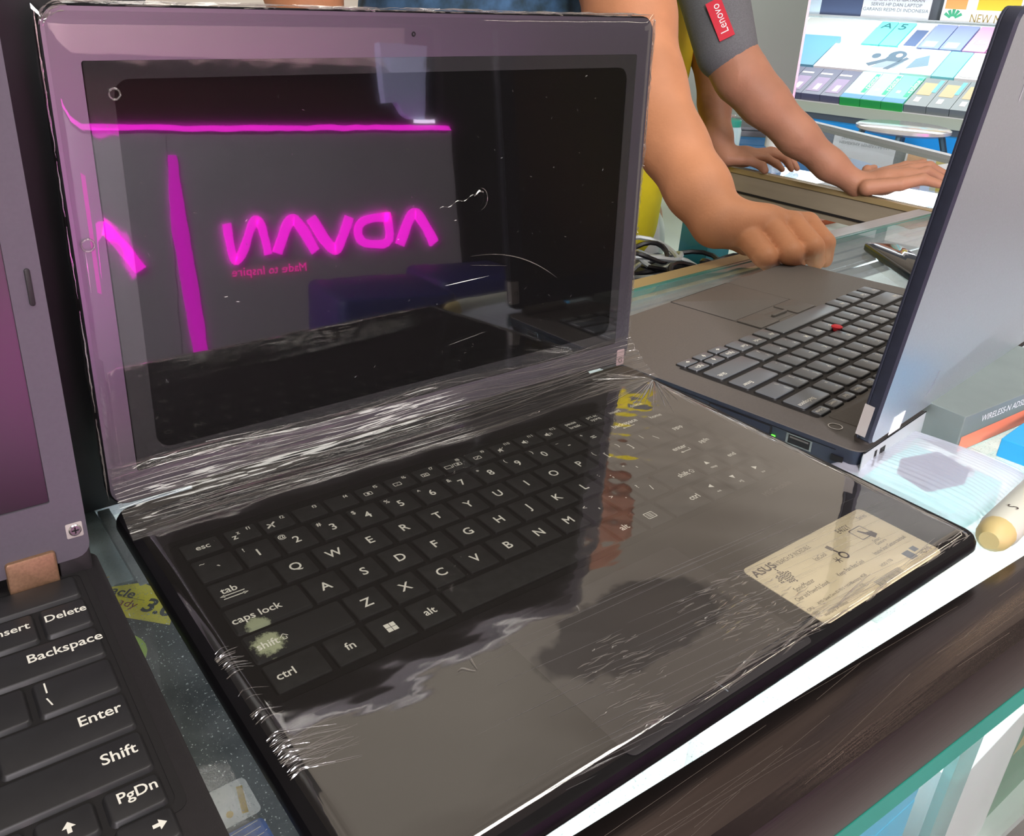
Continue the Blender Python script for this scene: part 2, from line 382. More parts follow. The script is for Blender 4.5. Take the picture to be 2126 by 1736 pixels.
def fbox(x, y, s):
    def f(bm, z):
        for a, b in (((x - 2, y - 1.2), (x + 2, y - 1.2)), ((x + 2, y - 1.2), (x + 2, y + 1.2)), ((x + 2, y + 1.2), (x - 2, y + 1.2)), ((x - 2, y + 1.2), (x - 2, y - 1.2))): stroke(bm, [a, b], .35, z)
        if s == 'x': stroke(bm, [(x - 1.2, y - .8), (x + 1.2, y + .8)], .3, z); stroke(bm, [(x - 1.2, y + .8), (x + 1.2, y - .8)], .3, z)
        elif s == '/': stroke(bm, [(x - 1.6, y - 1.3), (x + 1.8, y + 1.5)], .4, z)
        elif s == 'o': poly(bm, [(x + .8 * math.cos(k), y + .8 * math.sin(k)) for k in np.arange(0, 6.2, .6)], z)
        elif s: text(bm, s, x, y, z, 2.2)
    return f
# function row
def fk(x0, x1, legs=(), shapes=None): key('key', x0, x1, 179.2, 190.2, H0, KZ - .2, KM, A, legs, r=1.1, taper=.5, shapes=shapes)
fk(16, 33.5, [('esc', 25.3, 184.3, 4.2)])
for i in range(12):
    cx = 43.7 + 16.72 * i; n = 'f%d' % (i + 1); sh = None; lg = [(n, cx + 3.6, 187.6, 2.6)]
    if i == 0: lg += [('z', cx - 4, 183.6, 4.6), ('z', cx - 1.6, 186.2, 3)]
    if i == 1:
        def sh(bm, z, cx=cx): stroke(bm, [(cx - 5.5, 182.4), (cx - 1, 186)], .9, z); stroke(bm, [(cx - 4.8, 185.4), (cx - 2.8, 184.2), (cx - 2.4, 182)], .7, z)
    if i == 4: sh = fbox(cx - 2.4, 183.8, 'o')
    if i == 5: sh = fbox(cx - 2.4, 183.8, '*')
    if i == 6: sh = fbox(cx - 2.4, 183.8, 'x')
    if i == 7:
        def sh(bm, z, cx=cx): fbox(cx - 4.6, 183.8, '')(bm, z); fbox(cx + 1.6, 184, 'o')(bm, z); stroke(bm, [(cx - 2, 182.5), (cx - 1.2, 185.4)], .35, z)
    if i == 8: sh = fbox(cx - 2.4, 183.8, '/')
    if i in (9, 10, 11):
        def sh(bm, z, cx=cx, i=i):
            poly(bm, [(cx - 5, 183), (cx - 4, 183), (cx - 2.6, 181.8), (cx - 2.6, 185.8), (cx - 4, 184.6), (cx - 5, 184.6)], z)
            if i == 9: stroke(bm, [(cx - 5.4, 182), (cx - .6, 185.8)], .35, z)
            for k in range(i - 9): stroke(bm, [(cx - 1.8 + k * 1.1, 182.6), (cx - 1.4 + k * 1.1, 183.8), (cx - 1.8 + k * 1.1, 185)], .35, z)
    fk(cx - 7.6, cx + 7.6, lg, sh)
fk(236.8, 252.4, [('pause', 244.6, 186.4, 3), ('break', 244.6, 183, 3)])
fk(253.4, 269, [('prt sc', 261.2, 186.4, 3), ('sysrq', 261.2, 183, 3)])
fk(270, 285.6, [('insert', 278, 184.6, 3.2)]); fk(287, 304.5, [('delete', 296, 184.6, 3.2)])
# number row
ak(16, 34.6, 0, [('~', 20.3, 172.6, 3.4), ('`', 26, 168.4, 5.5)])
for i, (a, b) in enumerate(zip('1234567890-=', '!@#$%^&*()_+')):
    cx = 43.9 + P_ * i; ak(cx - W_, cx + W_, 0, [(a, cx, 168.2, 5.6), (b, cx - 5, 172.8, 3.2)])
def bar_(x, y, w, left=True):
    def f(bm, z):
        stroke(bm, [(x - w, y), (x + w, y)], .4, z)
        if left: poly(bm, [(x - w - 1.4, y), (x - w, y + .8), (x - w, y - .8)], z)
    return f
ak(254.8, 285.4, 0, [('backspace', 272, 170.2, 4)], bar_(272, 166.6, 4)); ak(287, 304.5, 0, [('home', 295, 168, 3.4)])
# qwerty row
def tabs(bm, z):
    stroke(bm, [(19.5, 148.3), (29, 148.3)], .5, z); stroke(bm, [(19.5, 146.4), (29, 146.4)], .5, z)
    poly(bm, [(18.5, 148.3), (20.6, 149.2), (20.6, 147.4)], z); poly(bm, [(30, 146.4), (27.9, 147.3), (27.9, 145.5)], z)
ak(16, 43.8, 1, [('tab', 23.5, 151.6, 4.6)], tabs)
for i, a in enumerate('QWERTYUIOP'):
    cx = 53 + P_ * i; ak(cx - W_, cx + W_, 1, [(a, cx, 150.5, 5.8)])
for i, (a, b) in enumerate((('[', '{'), (']', '}'))):
    cx = 235.5 + P_ * i; ak(cx - W_, cx + W_, 1, [(a, cx + 1, 149.5, 4.6), (b, cx - 4.6, 154, 3.4)])
ak(263, 285.4, 1, [('\\', 275, 149.5, 4.6), ('|', 268, 154, 3.4)]); ak(287, 304.5, 1, [('pgup', 295, 150.6, 3.4)])
# home row
ak(16, 48.6, 2, [('caps lock', 27.2, 131.6, 4.6)], mats=[M['a_keycaps'], M['legend']], label='caps lock key rubbed pale along its lower edge')
for i, a in enumerate('ASDFGHJKL'):
    cx = 57.6 + P_ * i; sh = None
    if a in 'FJ':
        def sh(bm, z, cx=cx): stroke(bm, [(cx - 1.6, 128.2), (cx + 1.6, 128.2)], .5, z, 0)
    ak(cx - W_, cx + W_, 2, [(a, cx, 132.6, 5.8)], sh)
for i, (a, b) in enumerate(((';', ':'), ("'", '"'))):
    cx = 221.8 + P_ * i; ak(cx - W_, cx + W_, 2, [(a, cx + 1, 132, 4.6), (b, cx - 4.6, 136.4, 3.4)])
def entl(bm, z): stroke(bm, [(275, 130), (281.5, 130), (281.5, 132)], .45, z); poly(bm, [(273.6, 130), (275.2, 130.9), (275.2, 129.1)], z)
ak(249.4, 285.4, 2, [('enter', 277, 134.2, 4)], entl); ak(287, 304.5, 2, [('pgdn', 295.6, 132.6, 3.4)])
# shift row
def shl(x, y):
    def f(bm, z):
        for a, b in (((x, y + 1.6), (x - 1.6, y)), ((x, y + 1.6), (x + 1.6, y)), ((x - .7, y), (x - .7, y - 1.4)), ((x + .7, y), (x + .7, y - 1.4)), ((x - .7, y - 1.4), (x + .7, y - 1.4))): stroke(bm, [a, b], .35, z)
    return f
ak(16, 57.8, 3, [('shift', 23.6, 114.2, 4.4)], shl(30.4, 114.4), mats=[M['a_keyshift'], M['legend']], label='left shift key with a whitish rubbed patch')
for i, a in enumerate('ZXCVBNM'):
    cx = 66.7 + P_ * i; ak(cx - W_, cx + W_, 3, [(a, cx, 114.7, 5.8)])
for i, (a, b) in enumerate(((',', '<'), ('.', '>'), ('/', '?'))):
    cx = 194.5 + P_ * i; ak(cx - W_, cx + W_, 3, [(a, cx + 1.4, 114, 4.6), (b, cx - 4.4, 118.4, 3.4)])
ak(241, 266.8, 3, [('shift', 256.5, 114, 4)], shl(263, 114))
ak(268.4, 285.2, 3, [('stop', 277, 110.4, 2.2)], arrow_head(276.7, 115.6, 0)); ak(287, 304.5, 3, [('end', 296, 114.4, 3.4)])
# bottom row
ak(16, 38.4, 4, [('ctrl', 22.6, 96.8, 4.6)]); ak(40.2, 57, 4, [('fn', 48.8, 96.8, 4.6)])
def winl(bm, z):
    for a in (0, 1):
        for b in (0, 1): poly(bm, [(64.9 + a * 2.45, 94.8 + b * 2.45), (67.1 + a * 2.45, 94.8 + b * 2.45), (67.1 + a * 2.45, 97 + b * 2.45), (64.9 + a * 2.45, 97 + b * 2.45)], z)
ak(58.8, 75.4, 4, (), winl); ak(77, 93.6, 4, [('alt', 85, 96.8, 4.6)])
ak(95.2, 185, 4); ak(186.8, 203.2, 4, [('alt', 194.6, 96.6, 4.4)])
def menul(bm, z):
    for k in range(4): stroke(bm, [((210, 94.8), (215.4, 94.8), (215.4, 99), (210, 99))[k], ((215.4, 94.8), (215.4, 99), (210, 99), (210, 94.8))[k]], .4, z)
    for k in range(3): stroke(bm, [(211, 95.9 + k), (214.4, 95.9 + k)], .35, z)
ak(205, 221.4, 4, (), menul); ak(223.2, 249.2, 4, [('ctrl', 244, 96.6, 4.2)])
for cx, an, s in ((259.2, 90, '<<'), (277, 180, '>||'), (295.4, -90, '>>')):
    ak(cx - W_, cx + W_, 4, [(s, cx + .3, 93.3, 2)], arrow_head(cx, 98.6, an))
bm = bmesh.new(); text(bm, 'MSCmobile', 289.5, 80.4, H0 + .06, 5, 0, 3); obj('faint_marking', bm, mat('grey_marking', (72, 66, 62), .5), A)
# spec label
bm = bmesh.new(); LZ = H0 + .35
rbox(bm, 215.6, 308.2, 5.2, 46.6, H0 - .05, LZ, 3, .05, mi=0); LZ += .03
text(bm, 'ASUS', 224.3, 41.4, LZ, 5.6, 1, thick=.02, sx=1.15); text(bm, 'IN SEARCH OF INCREDIBLE', 244.4, 40.9, LZ, 3.5, 1, sx=.62)
text(bm, 'E402Y', 284, 40.4, LZ, 4.6, 1, sx=.8); text(bm, 'Series', 301.7, 41.6, LZ, 3.4, 1, sx=.8)
for i in range(9):
    h = [2, 4, 3, 5, 7, 9, 7, 4, 2][i]
    for j in range(h):
        y = 33.4 + (j - h / 2) * 1.15 + (i % 3 - 1); x = 223 + i * 1.15; poly(bm, [(x, y), (x + .8, y), (x + .8, y + .8), (x, y + .8)], LZ)
text(bm, 'SonicMaster', 230.4, 25.4, LZ, 3.6, 1, sx=.75); text(bm, 'Clear and Powerful Sound', 229.8, 21.1, LZ, 3.2, 1, sx=.68)
text(bm, 'IceCool', 254.6, 33.6, LZ, 3.6, 1, sx=.75)
stroke(bm, [(264, 36.6), (264.6, 33.4)], 2.6, LZ); stroke(bm, [(264.4, 33.4), (265.2, 30.2)], 1.1, LZ)
ringslab(bm, [(265.4 + 2.5 * math.cos(a), 28.4 + 2.5 * math.sin(a)) for a in np.arange(0, 6.28, .4)], [(265.4 + 1.6 * math.cos(a), 28.4 + 1.6 * math.sin(a)) for a in np.arange(0, 6.28, .4)], LZ - .02, LZ, 1)
for a in range(3): stroke(bm, [(259.5 - 2 * math.cos(a * 1.047), 27.6 - 2 * math.sin(a * 1.047)), (259.5 + 2 * math.cos(a * 1.047), 27.6 + 2 * math.sin(a * 1.047))], .4, LZ)
text(bm, 'Keeps Palm Rest Cool', 259, 21, LZ, 3.2, 1, sx=.68)
ringslab(bm, loop_rr(284, 294, 30, 38, 1), loop_rr(284.5, 293.5, 30.5, 37.5, .8), LZ - .02, LZ, 1)
poly(bm, [(288, 35.5), (289, 36), (291, 33), (294.5, 32.5), (295, 29.4), (291, 28), (290, 31)], LZ + .01); text(bm, 'Smart', 290, 27, LZ, 2.4, 1); text(bm, 'Gesture', 290, 24.9, LZ, 2.4, 1)
text(bm, 'Intuitive Smart Gesture touchpad', 291, 21, LZ, 3.1, 1, sx=.62)
poly(bm, [(289, 9.4), (294.4, 9.4), (294.4, 14.6), (289, 14.6)], LZ, 2); poly(bm, [(296, 12), (300, 12), (300, 15), (296, 15)], LZ, 2); text(bm, 'HDMI', 301.4, 10, LZ, 3.6, 1)
text(bm, 'CPU', 218.6, 14.5, LZ, 2.2); text(bm, 'SSD', 218.6, 11.6, LZ, 2.2); text(bm, 'AMD Quad Core E2-7015 1.5GHz', 237, 14.8, LZ, 1.8); text(bm, 'Warranty 24 months', 228, 8.7, LZ, 1.9)
text(bm, 'Memory 4GB', 254.6, 14.8, LZ, 2.2); text(bm, 'OS', 252, 11.6, LZ, 2.2); text(bm, 'HDD 1TB', 276.6, 14.6, LZ, 2.2)
for k in range(26):
    x = 258.4 + k * .76; poly(bm, [(x, 6.8), (x + random.choice((.25, .5)), 6.8), (x + .4, 10.2), (x, 10.2)], LZ, 2)
sl = obj('specification_label', bm, [M['label'], M['ink'], M['greyink']], A); sl['label'] = 'beige printed specification label on the right palm rest'
# lid
YH, ZH, TH = 233.41, 17.24, .0649
def lidm(y, z, th, x=0, yaw=0):
    c, s = math.cos(th), math.sin(th)
    return Matrix.Translation(Vector((x, y, z))) @ Matrix(((1, 0, 0, 0), (0, s, -c, 0), (0, c, s, 0), (0, 0, 0, 1)))
LA = lidm(YH, ZH, TH)
def lobj(name, bm, mats, parent, m, **k):
    for v in bm.verts: v.co = m @ v.co
    return obj(name, bm, mats, parent, **k)
bm = bmesh.new(); rbox(bm, 0, 339, 2, 218, -7, 0, 9, .8); lobj('lid', bm, M['a_plastic'], A, LA)
bm = bmesh.new(); ringslab(bm, loop_rr(1, 338, 3, 217, 8, 5), loop_rr(14, 326.4, 17.3, 197.1, 1.2, 5), -.3, .5); lobj('bezel', bm, M['bezel'], A, LA)
bm = bmesh.new(); box(bm, 13.8, 326.6, 17, 197.3, -.4, .15); lobj('screen', bm, M['lcd'], A, LA)
bm = bmesh.new(); tube(bm, [(40, 232, 15.5), (300, 232, 15.5)], 6.5, 14); obj('hinge', bm, M['a_plastic'], A)
bm = bmesh.new(); tube(bm, [(169.5 + .9 * math.cos(a), 207.5 + .9 * math.sin(a), .6) for a in np.arange(0, 6.28, .7)], .35, 5, closed=True); lobj('webcam', bm, M['hole'], A, LA)
bm = bmesh.new(); rbox(bm, 328.6, 335.5, 1, 12, .5, .7, 1, .05); text(bm, 'G', 332, 4.6, .74, 5.5, 1)
st = lobj('corner_sticker', bm, [mat('pinkish_sticker', (186, 160, 160), .5), M['ink']], A, LA); st['label'] = 'small worn sticker at the lower right corner of the screen'
# clear film over the lid, the keyboard half and across the hinge
bm = bmesh.new()
def grid(bm, f, nu, nv, mi=0, flip=False):
    g = [[bm.verts.new(f(i / nu, j / nv)) for j in range(nv + 1)] for i in range(nu + 1)]
    for i in range(nu):
        for j in range(nv):
            q = (g[i][j], g[i + 1][j], g[i + 1][j + 1], g[i][j + 1])
            fc = bm.faces.new(q[::-1] if flip else q); fc.material_index = mi
rr2 = random.Random(3)
ph = [(rr2.uniform(0, 6), rr2.uniform(.5, 1.5)) for _ in range(12)]
def wav(u, v, k): return sum(math.sin(ph[i][0] + (u * (2 + i) + v * (1 + i * .7)) * k * ph[i][1]) for i in range(4)) / 4
def lidf(u, v):
    x = -1.2 + 341.4 * u; h = 19 + 200.5 * v
    e = min(u, 1 - u) * 341; t = min(1 - v, 1) * 200
    z = 1.5
    if e < 6: z = 1.5 - (6 - e) * .45
    if t < 6: z = min(z, 1.5 - (6 - t) * .5)
    ex = 0 if u not in (0, 1) else wav(u, v, 17) * .7
    et = 0 if v != 1 else wav(v, u, 21) * .8
    return LA @ Vector((x + ex, h + et, z))
us = 86
grid(bm, lidf, us, 60)
ringslab(bm, [(x, h) for x, h in loop_rr(14.5, 326, 18, 197, 1.2, 6)], [(x + (0 if x > 200 else wav(x / 60, h / 60, 1) * .8), h) for x, h in loop_rr(25, 319, 26, 190, 7, 6)], .5, .75, 1)
for v in bm.verts[-4 * 28:] if False else []: pass
nring = 4 * 28
bm.verts.ensure_lookup_table()
for v in bm.verts[-nring:]: v.co = LA @ v.co
f1 = obj('lid_film', bm, [M['wrap'], M['wrapring']], A, ang=80)
f1['label'] = 'clear glossy film stretched over screen and bezel'
bm = bmesh.new()
def basef(u, v):
    x = 1 + 337 * u; y = .5 + 206 * v
    ed = min(u * 337, (1 - u) * 337, v * 206)
    z = 19.3 + wav(u, v, 7) * .22
    if 30 < x < 306 and 92 < y < 190: z += .07 * math.sin(x * 2 * math.pi / 18.25) * math.sin((y - 96.8) * 2 * math.pi / 17.9)
    if ed < 9: z -= (9 - ed) ** 2 * .11
    if u == 0 or u == 1: x += wav(v, u, 30) * 1.0
    # rounded corners
    for cx, cy in ((11, 11), (328, 11)):
        if (x < 11 if cx == 11 else x > 328) and y < 11:
            d = Vector((x - cx, y - cy)); 
            if d.length > 10: d = d.normalized() * 10; x, y = cx + d.x, cy + d.y
    return (x, y, z)
grid(bm, basef, 170, 110)
f2 = obj('keyboard_film', bm, [M['wrapbase']], A, ang=80); f2['label'] = 'clear film stretched over keyboard and palm rest'
# hinge bridge
PA = Vector((0, 0, 0))
def hingef(u, v, lift=0.):
    x0 = 1 + 337 * u
    a = Vector((x0, 203 + 2 * math.sin(u * 9), 19.2)); b = LA @ Vector((x0, 23 - 3 * u + 1.5 * math.sin(u * 14), 1.8))
    p = a.lerp(b, v); sag = -3.0 * math.sin(math.pi * v)
    w = 0
    for k in range(9):
        w += math.sin(v * (9 + 5.3 * k) + u * (3.2 + 1.9 * math.sin(k * 2.1)) * (1 if k % 2 else -1) + k * 1.7) * .22
    edge = min(1, v * 6, (1 - v) * 6)
    return p + Vector((0, -.75, .65)) * (sag + w * edge + lift)
bm = bmesh.new(); grid(bm, hingef, 60, 70)
rs = random.Random(11)
def ridge(bm, pts, r, mi=1):
    n = len(pts); tube(bm, pts, [r * math.sin(math.pi * (i + .5) / n) + .03 for i in range(n)], 4, mi)
for k in range(190):
    u0 = rs.uniform(0, .97); L = rs.choice((.03, .06, .12, .25, .4)) * rs.uniform(.5, 1.2); v0 = rs.random() ** .8
    if rs.random() < .4: u0 = rs.choice((rs.uniform(0, .25), rs.uniform(.72, .96))); 
    sl_ = rs.uniform(-.25, .35) + (.5 * (v0 - .5) if u0 < .4 else -.5 * (v0 - .5))
    pts = []
    for i in range(9):
        u = min(1, u0 + L * i / 8); v = min(1, max(0, v0 + sl_ * L * 1.6 * i / 8 + .01 * math.sin(i * 1.3 + k))); pts.append(hingef(u, v, .15))
    ridge(bm, pts, rs.choice((.07, .1, .14, .24)))
f3 = obj('hinge_film', bm, [M['wraphinge'], M['ridge']], A, ang=80); f3['label'] = 'bunched, streaky film pulled across the hinge'
# ridges in the film on the palm rest and along its edges
bm = bmesh.new()
def flat_ridge(x, y, L, dx, dy, r, mi=0, z=19.35, n=7, wob=.25):
    pts = []
    for i in range(n):
        t = i / (n - 1); px = x + dx * L * t; py = y + dy * L * t + wob * math.sin(t * 5 + x)
        if not (3 < px < 336 and 3 < py < 230): continue
        ed = min(px, 339 - px, py); zz = z - ((9 - ed) ** 2 * .11 if ed < 9 else 0)
        pts.append((px, py, zz))
    if len(pts) > 2: ridge(bm, pts, r, mi)
for k in range(70):
    y = 62 * rs.random() ** 1.5 + 3; x = rs.uniform(60, 250); L = rs.uniform(40, 150); flat_ridge(x, y, L, .99, -.085 + .0006 * y, rs.choice((.08, .12, .17)))
for k in range(230):
    y = 5 + 42 * rs.random(); x = rs.gauss(192, 16) if rs.random() < .6 else rs.gauss(110 + y * .4, 9); L = rs.uniform(2, 11); flat_ridge(x, y, L, .99, -.05 + rs.uniform(-.2, .1), rs.choice((.12, .2, .3)), 1)
for k in range(60):
    x = rs.uniform(120, 326); flat_ridge(x, rs.uniform(3, 9), rs.uniform(8, 40), .99, rs.uniform(-.06, .12), rs.choice((.15, .25, .35)), 1)
for k in range(80):   # frayed left edge
    y = rs.choice((rs.gauss(116, 3), rs.uniform(62, 112), rs.gauss(66, 3), rs.uniform(55, 75))); L = rs.uniform(3, 10) if y > 75 else rs.uniform(5, 28); a = rs.uniform(-.45, .1); flat_ridge(rs.uniform(2, 6), y, L, math.cos(a), math.sin(a), rs.choice((.1, .16, .24)), 1)
for k in range(60):    # right edge seam
    y = rs.uniform(20, 205); flat_ridge(rs.uniform(328, 333), y, rs.uniform(6, 26), rs.uniform(-.12, .1), -.99, rs.choice((.2, .35, .5)), 1)
for k in range(60):    # gathered corner by the hinge
    a = rs.uniform(2.2, 4.4); flat_ridge(334, 204, rs.uniform(15, 60), math.cos(a), math.sin(a) * .8, rs.choice((.1, .18, .28)), 1, z=19.6)
for x, y, a, L in ((81, 61, 1.3, 7), (80, 61, 2.7, 6)): flat_ridge(x, y, L, math.cos(a), math.sin(a), .4, 1, z=19.6, wob=1)
ridge_o = obj('film_wrinkles', bm, [M['fold'], M['ridge']], A, ang=80); ridge_o['kind'] = 'stuff'; ridge_o['label'] = 'raised wrinkles and frayed edges of the film, catching the light'
# ridges round the lid's rim, and scratches on the screen film
bm = bmesh.new()
def lr(pts, r, mi=0): ridge(bm, [LA @ Vector(p) for p in pts], r, mi)
for k in range(60):
    x = rs.uniform(2, 320); L = rs.uniform(6, 45); h = 218.3 + rs.uniform(-.8, .8); lr([(min(338, x + L * i / 6), h + rs.uniform(-.3, .3), rs.uniform(-2, .8)) for i in range(7)], rs.choice((.2, .35, .55)), 1)
for k in range(50):
    h = rs.uniform(8, 210); L = rs.uniform(6, 30); x = 339.3; lr([(x + rs.uniform(-.4, .6), min(216, h + L * i / 6), rs.uniform(-1, .8)) for i in range(7)], rs.choice((.15, .3, .5)), 1)
for k in range(30):
    h = rs.uniform(4, 205); L = rs.uniform(8, 30); lr([(-.4 + rs.uniform(-.3, .3), min(216, h + L * i / 6), .6) for i in range(7)], rs.choice((.12, .2, .3)), 1)
for k in range(26):
    a = rs.uniform(.2, 1.4); R = rs.uniform(7, 11); lr([(10 - R * math.cos(a + .1 * i), 208 + R * math.sin(a + .1 * i), .9) for i in range(5)], .25, 1)
lr([(183 + 27 * t, 121 + 6 * t + .8 * math.sin(t * 17), 1.75) for t in np.linspace(0, 1, 18)], .13, 1)
lr([(211 + 5 * math.cos(a), 124 + 6 * math.sin(a), 1.8) for a in np.linspace(-1.4, 1.5, 8)], .2, 1); lr([(207, 126, 1.8), (210, 128.5, 1.8), (213, 127.6, 1.8)], .6, 1)
lr([(205 + 65 * t, 93 - 22 * t ** 2.2, 1.75) for t in np.linspace(0, 1, 16)], .22, 1); lr([(188 + 30 * t, 79 + 1 * t, 1.75) for t in np.linspace(0, 1, 8)], .2, 1); lr([(205 + 26 * t, 88 - 4 * t, 1.75) for t in np.linspace(0, 1, 8)], .12, 1)
lr([(190 + 26 * t, 44 + 3 * t, 1.75) for t in np.linspace(0, 1, 8)], .12, 1)
for k in range(90):
    x, h = rs.uniform(20, 318), rs.uniform(28, 190); L = rs.uniform(.4, 1.8); a = rs.uniform(0, 3); lr([(x + L * math.cos(a) * t, h + L * math.sin(a) * t, 1.75) for t in (0, .5, 1)], .08, 1)
# torn hole ring near the top left and the bubble on the left bezel
for cx, ch, R in ((24.9, 184.4, 2.2), (6.5, 125, 2.6)): tube(bm, [LA @ Vector((cx + R * math.cos(a), ch + R * math.sin(a), 1.9)) for a in np.arange(0, 6.28, .5)], .45, 5, 1, closed=True)
lr([(5, 123 - 18 * t, 1.9) for t in np.linspace(0, 1, 6)], .35, 1)
ro = obj('lid_film_wrinkles', bm, [M['fold'], M['ridge']], A, ang=80); ro['kind'] = 'stuff'; ro['label'] = 'crinkled film rim around the lid with a curved scratch'

# ---------------------------------------------------------------- second laptop, seen from behind at the right
QB = (3.246630, 0.028062, 0.006357, 380.393768, 134.301940, 18.021098)
RB = rodrigues((0, 0, QB[0])) @ rodrigues((QB[1], QB[2], 1e-9))
B = thing('laptop', 'open charcoal laptop with silver-grey lid turned away and a red pointer nub in its keyboard', 'laptop', QB[3:6], Matrix(RB.tolist()))
U = 19.05
bm = bmesh.new(); ZD = -1.6
fl = [(ZD - 11.2, 5, 6), (ZD - 9.5, 1.5, 7), (ZD - 3.5, .4, 8), (ZD - .5, 0, 8), (ZD, .6, 8)]
rows = loft(bm, [[(x, y, z) for x, y in loop_rr(-311.5, 25, -169, 56, r, 6, i)] for z, i, r in fl])
for v in rows[0]: v.co.z -= (v.co.y + 169) / 225 * 5.6
for v in rows[1]: v.co.z -= (v.co.y + 169) / 225 * 4.6
for f in bm.faces:
    if abs(f.normal.z) < .7 and f.calc_center_median().z < ZD - .8: f.material_index = 1
obj('base', bm, [M['b_plastic'], M['b_side']], B)
bm = bmesh.new(); poly(bm, loop_rr(-290, 1.6, -81, 18, 2), ZD + .05, 0); obj('keyboard_well', bm, M['b_well_and_shade'], B)
bm = bmesh.new(); rbox(bm, -292, -6, 20.5, 40, ZD - .1, ZD + .25, 2, .1); obj('hinge_strip', bm, M['b_plastic'], B)
def kb(x0, x1, row, lg=(), y0=None, y1=None):
    c = -row * U; a, b = (x0 - 15) * U + 1.5, (x1 - 15) * U - 1.5
    y0 = c - 8.2 if y0 is None else y0; y1 = c + 8.2 if y1 is None else y1
    legs = [(s, a + (dx if dx > 0 else (b - a) + dx), (y0 + y1) / 2 + dy, sz) for s, dx, dy, sz in lg]
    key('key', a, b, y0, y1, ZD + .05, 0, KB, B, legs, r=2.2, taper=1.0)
KB = [M['b_key'], M['b_legend'], M['b_well_and_shade']]  # last one is painted shade for the key sides
def two(a, b): return [(a, 4.2, 3.6, 3.6), (b, 4.2, -3.4, 3.6)]
kb(0, 1, 0, two('~', '`'))
for i, (a, b) in enumerate(zip('!@#$%^&*()_+', '1234567890-=')): kb(1 + i, 2 + i, 0, two(a, b))
kb(13, 15, 0, [('Backspace', -11.5, 3, 3.8)])
kb(0, 1.5, 1, [('Tab', 6, 3, 3.8)])
for i, a in enumerate('QWERTYUIOP'): kb(1.5 + i, 2.5 + i, 1, [(a, 4.4, 3, 4.4)])
kb(11.5, 12.5, 1, two('{', '[')); kb(12.5, 13.5, 1, two('}', ']')); kb(13.5, 15, 1, two('|', '\\'))
kb(0, 1.75, 2, [('CapsLk', 8, 3, 3.6)])
for i, a in enumerate('ASDFGHJKL'): kb(1.75 + i, 2.75 + i, 2, [(a, 4.4, 3, 4.4)])
kb(10.75, 11.75, 2, two(':', ';')); kb(11.75, 12.75, 2, two('"', "'")); kb(12.75, 15, 2, [('Enter', -8, 3, 3.8)])
kb(0, 2.25, 3, [('Shift', 7, 3, 3.8)])
for i, a in enumerate('ZXCVBNM'): kb(2.25 + i, 3.25 + i, 3, [(a, 4.4, 3, 4.4)])
kb(9.25, 10.25, 3, two('<', ',')); kb(10.25, 11.25, 3, two('>', '.')); kb(11.25, 12.25, 3, two('?', '/')); kb(12.25, 15, 3, [('Shift', -8, 3, 3.8)])
kb(0, 1, 4, [('Fn', 5, 3, 3.8)])
for i, a in enumerate(('Ctrl', '', 'Alt')): kb(1 + i, 2 + i, 4, [(a, 6.6, 3, 3.6)] if a else [])
kb(4, 9, 4); kb(9, 10, 4, [('Alt', 6, 3, 3.4)]); kb(10, 11, 4, [('PrtSc', 7.4, 3, 3.2)]); kb(11, 12, 4, [('Ctrl', 6, 3, 3.4)])
for i, (a, b) in enumerate((('PgUp', '<'), ('^', 'v'), ('PgDn', '>'))):
    sx = (12 + i - 15) * U; yb = -4 * U
    for j, s in enumerate((a, b)):
        y1_ = yb + 8.2 - j * 9.2; y0_ = y1_ - 8.6
        ang = {'<': 90, '^': 0, 'v': 180, '>': -90}.get(s)
        bmf = None
        if ang is not None:
            def bmf(bm, z, x=sx + U / 2, y=(y0_ + y1_) / 2, g=ang):
                arrow_head(x, y + 0, g, 1.5)(bm, z); a_ = math.radians(g); stroke(bm, [(x + 2.4 * math.sin(a_), y - 2.4 * math.cos(a_)), (x, y)], .8, z)
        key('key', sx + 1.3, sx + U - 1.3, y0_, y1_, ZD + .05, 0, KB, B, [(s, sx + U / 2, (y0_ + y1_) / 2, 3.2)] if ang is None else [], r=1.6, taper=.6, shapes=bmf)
fr = ['Esc'] + ['F%d' % i for i in range(1, 13)] + ['Home', 'End', 'Insert', 'Delete']
for i, a in enumerate(fr):
    w = 15 / len(fr) ; kb(i * w, (i + 1) * w, 0, [(a, 7.6, 0, 2.9)], y0=10.4, y1=19.0)
bm = bmesh.new(); t0 = ((6.75 - 15) * U, -2.5 * U)
loft(bm, [[(t0[0] + r * math.cos(a), t0[1] + r * math.sin(a), z) for a in np.arange(0, 6.28, .45)] for r, z in ((2.6, ZD), (2.6, .4), (4.1, .9), (4.2, 1.8), (3.3, 2.4))]); obj('pointer_nub', bm, M['red'], B)
bm = bmesh.new(); ringslab(bm, loop_rr(-200.5, -113.5, -169, -84, 2), loop_rr(-199.7, -114.3, -168.2, -84.8, 1.6), ZD - .3, ZD + .08); obj('touchpad_gap', bm, M['hole'], B)
bm = bmesh.new(); rbox(bm, -199.5, -114.5, -168, -109, ZD - .4, ZD + .35, 1.5, .15); obj('touchpad', bm, M['b_plastic'], B)
for x0, x1 in ((-199.5, -170), (-143, -114.5)):
    bm = bmesh.new(); rbox(bm, x0, x1, -107.5, -86, ZD - .4, ZD + 1.0, 1.5, .3); obj('pointer_button', bm, M['b_plastic'], B)
bm = bmesh.new(); rbox(bm, -169, -144, -102, -88, ZD - .4, ZD + .3, 1.5, .3); rbox(bm, -167, -146, -96, -93, ZD, ZD + 2.2, 1.2, .5); obj('pointer_button', bm, M['b_plastic'], B)
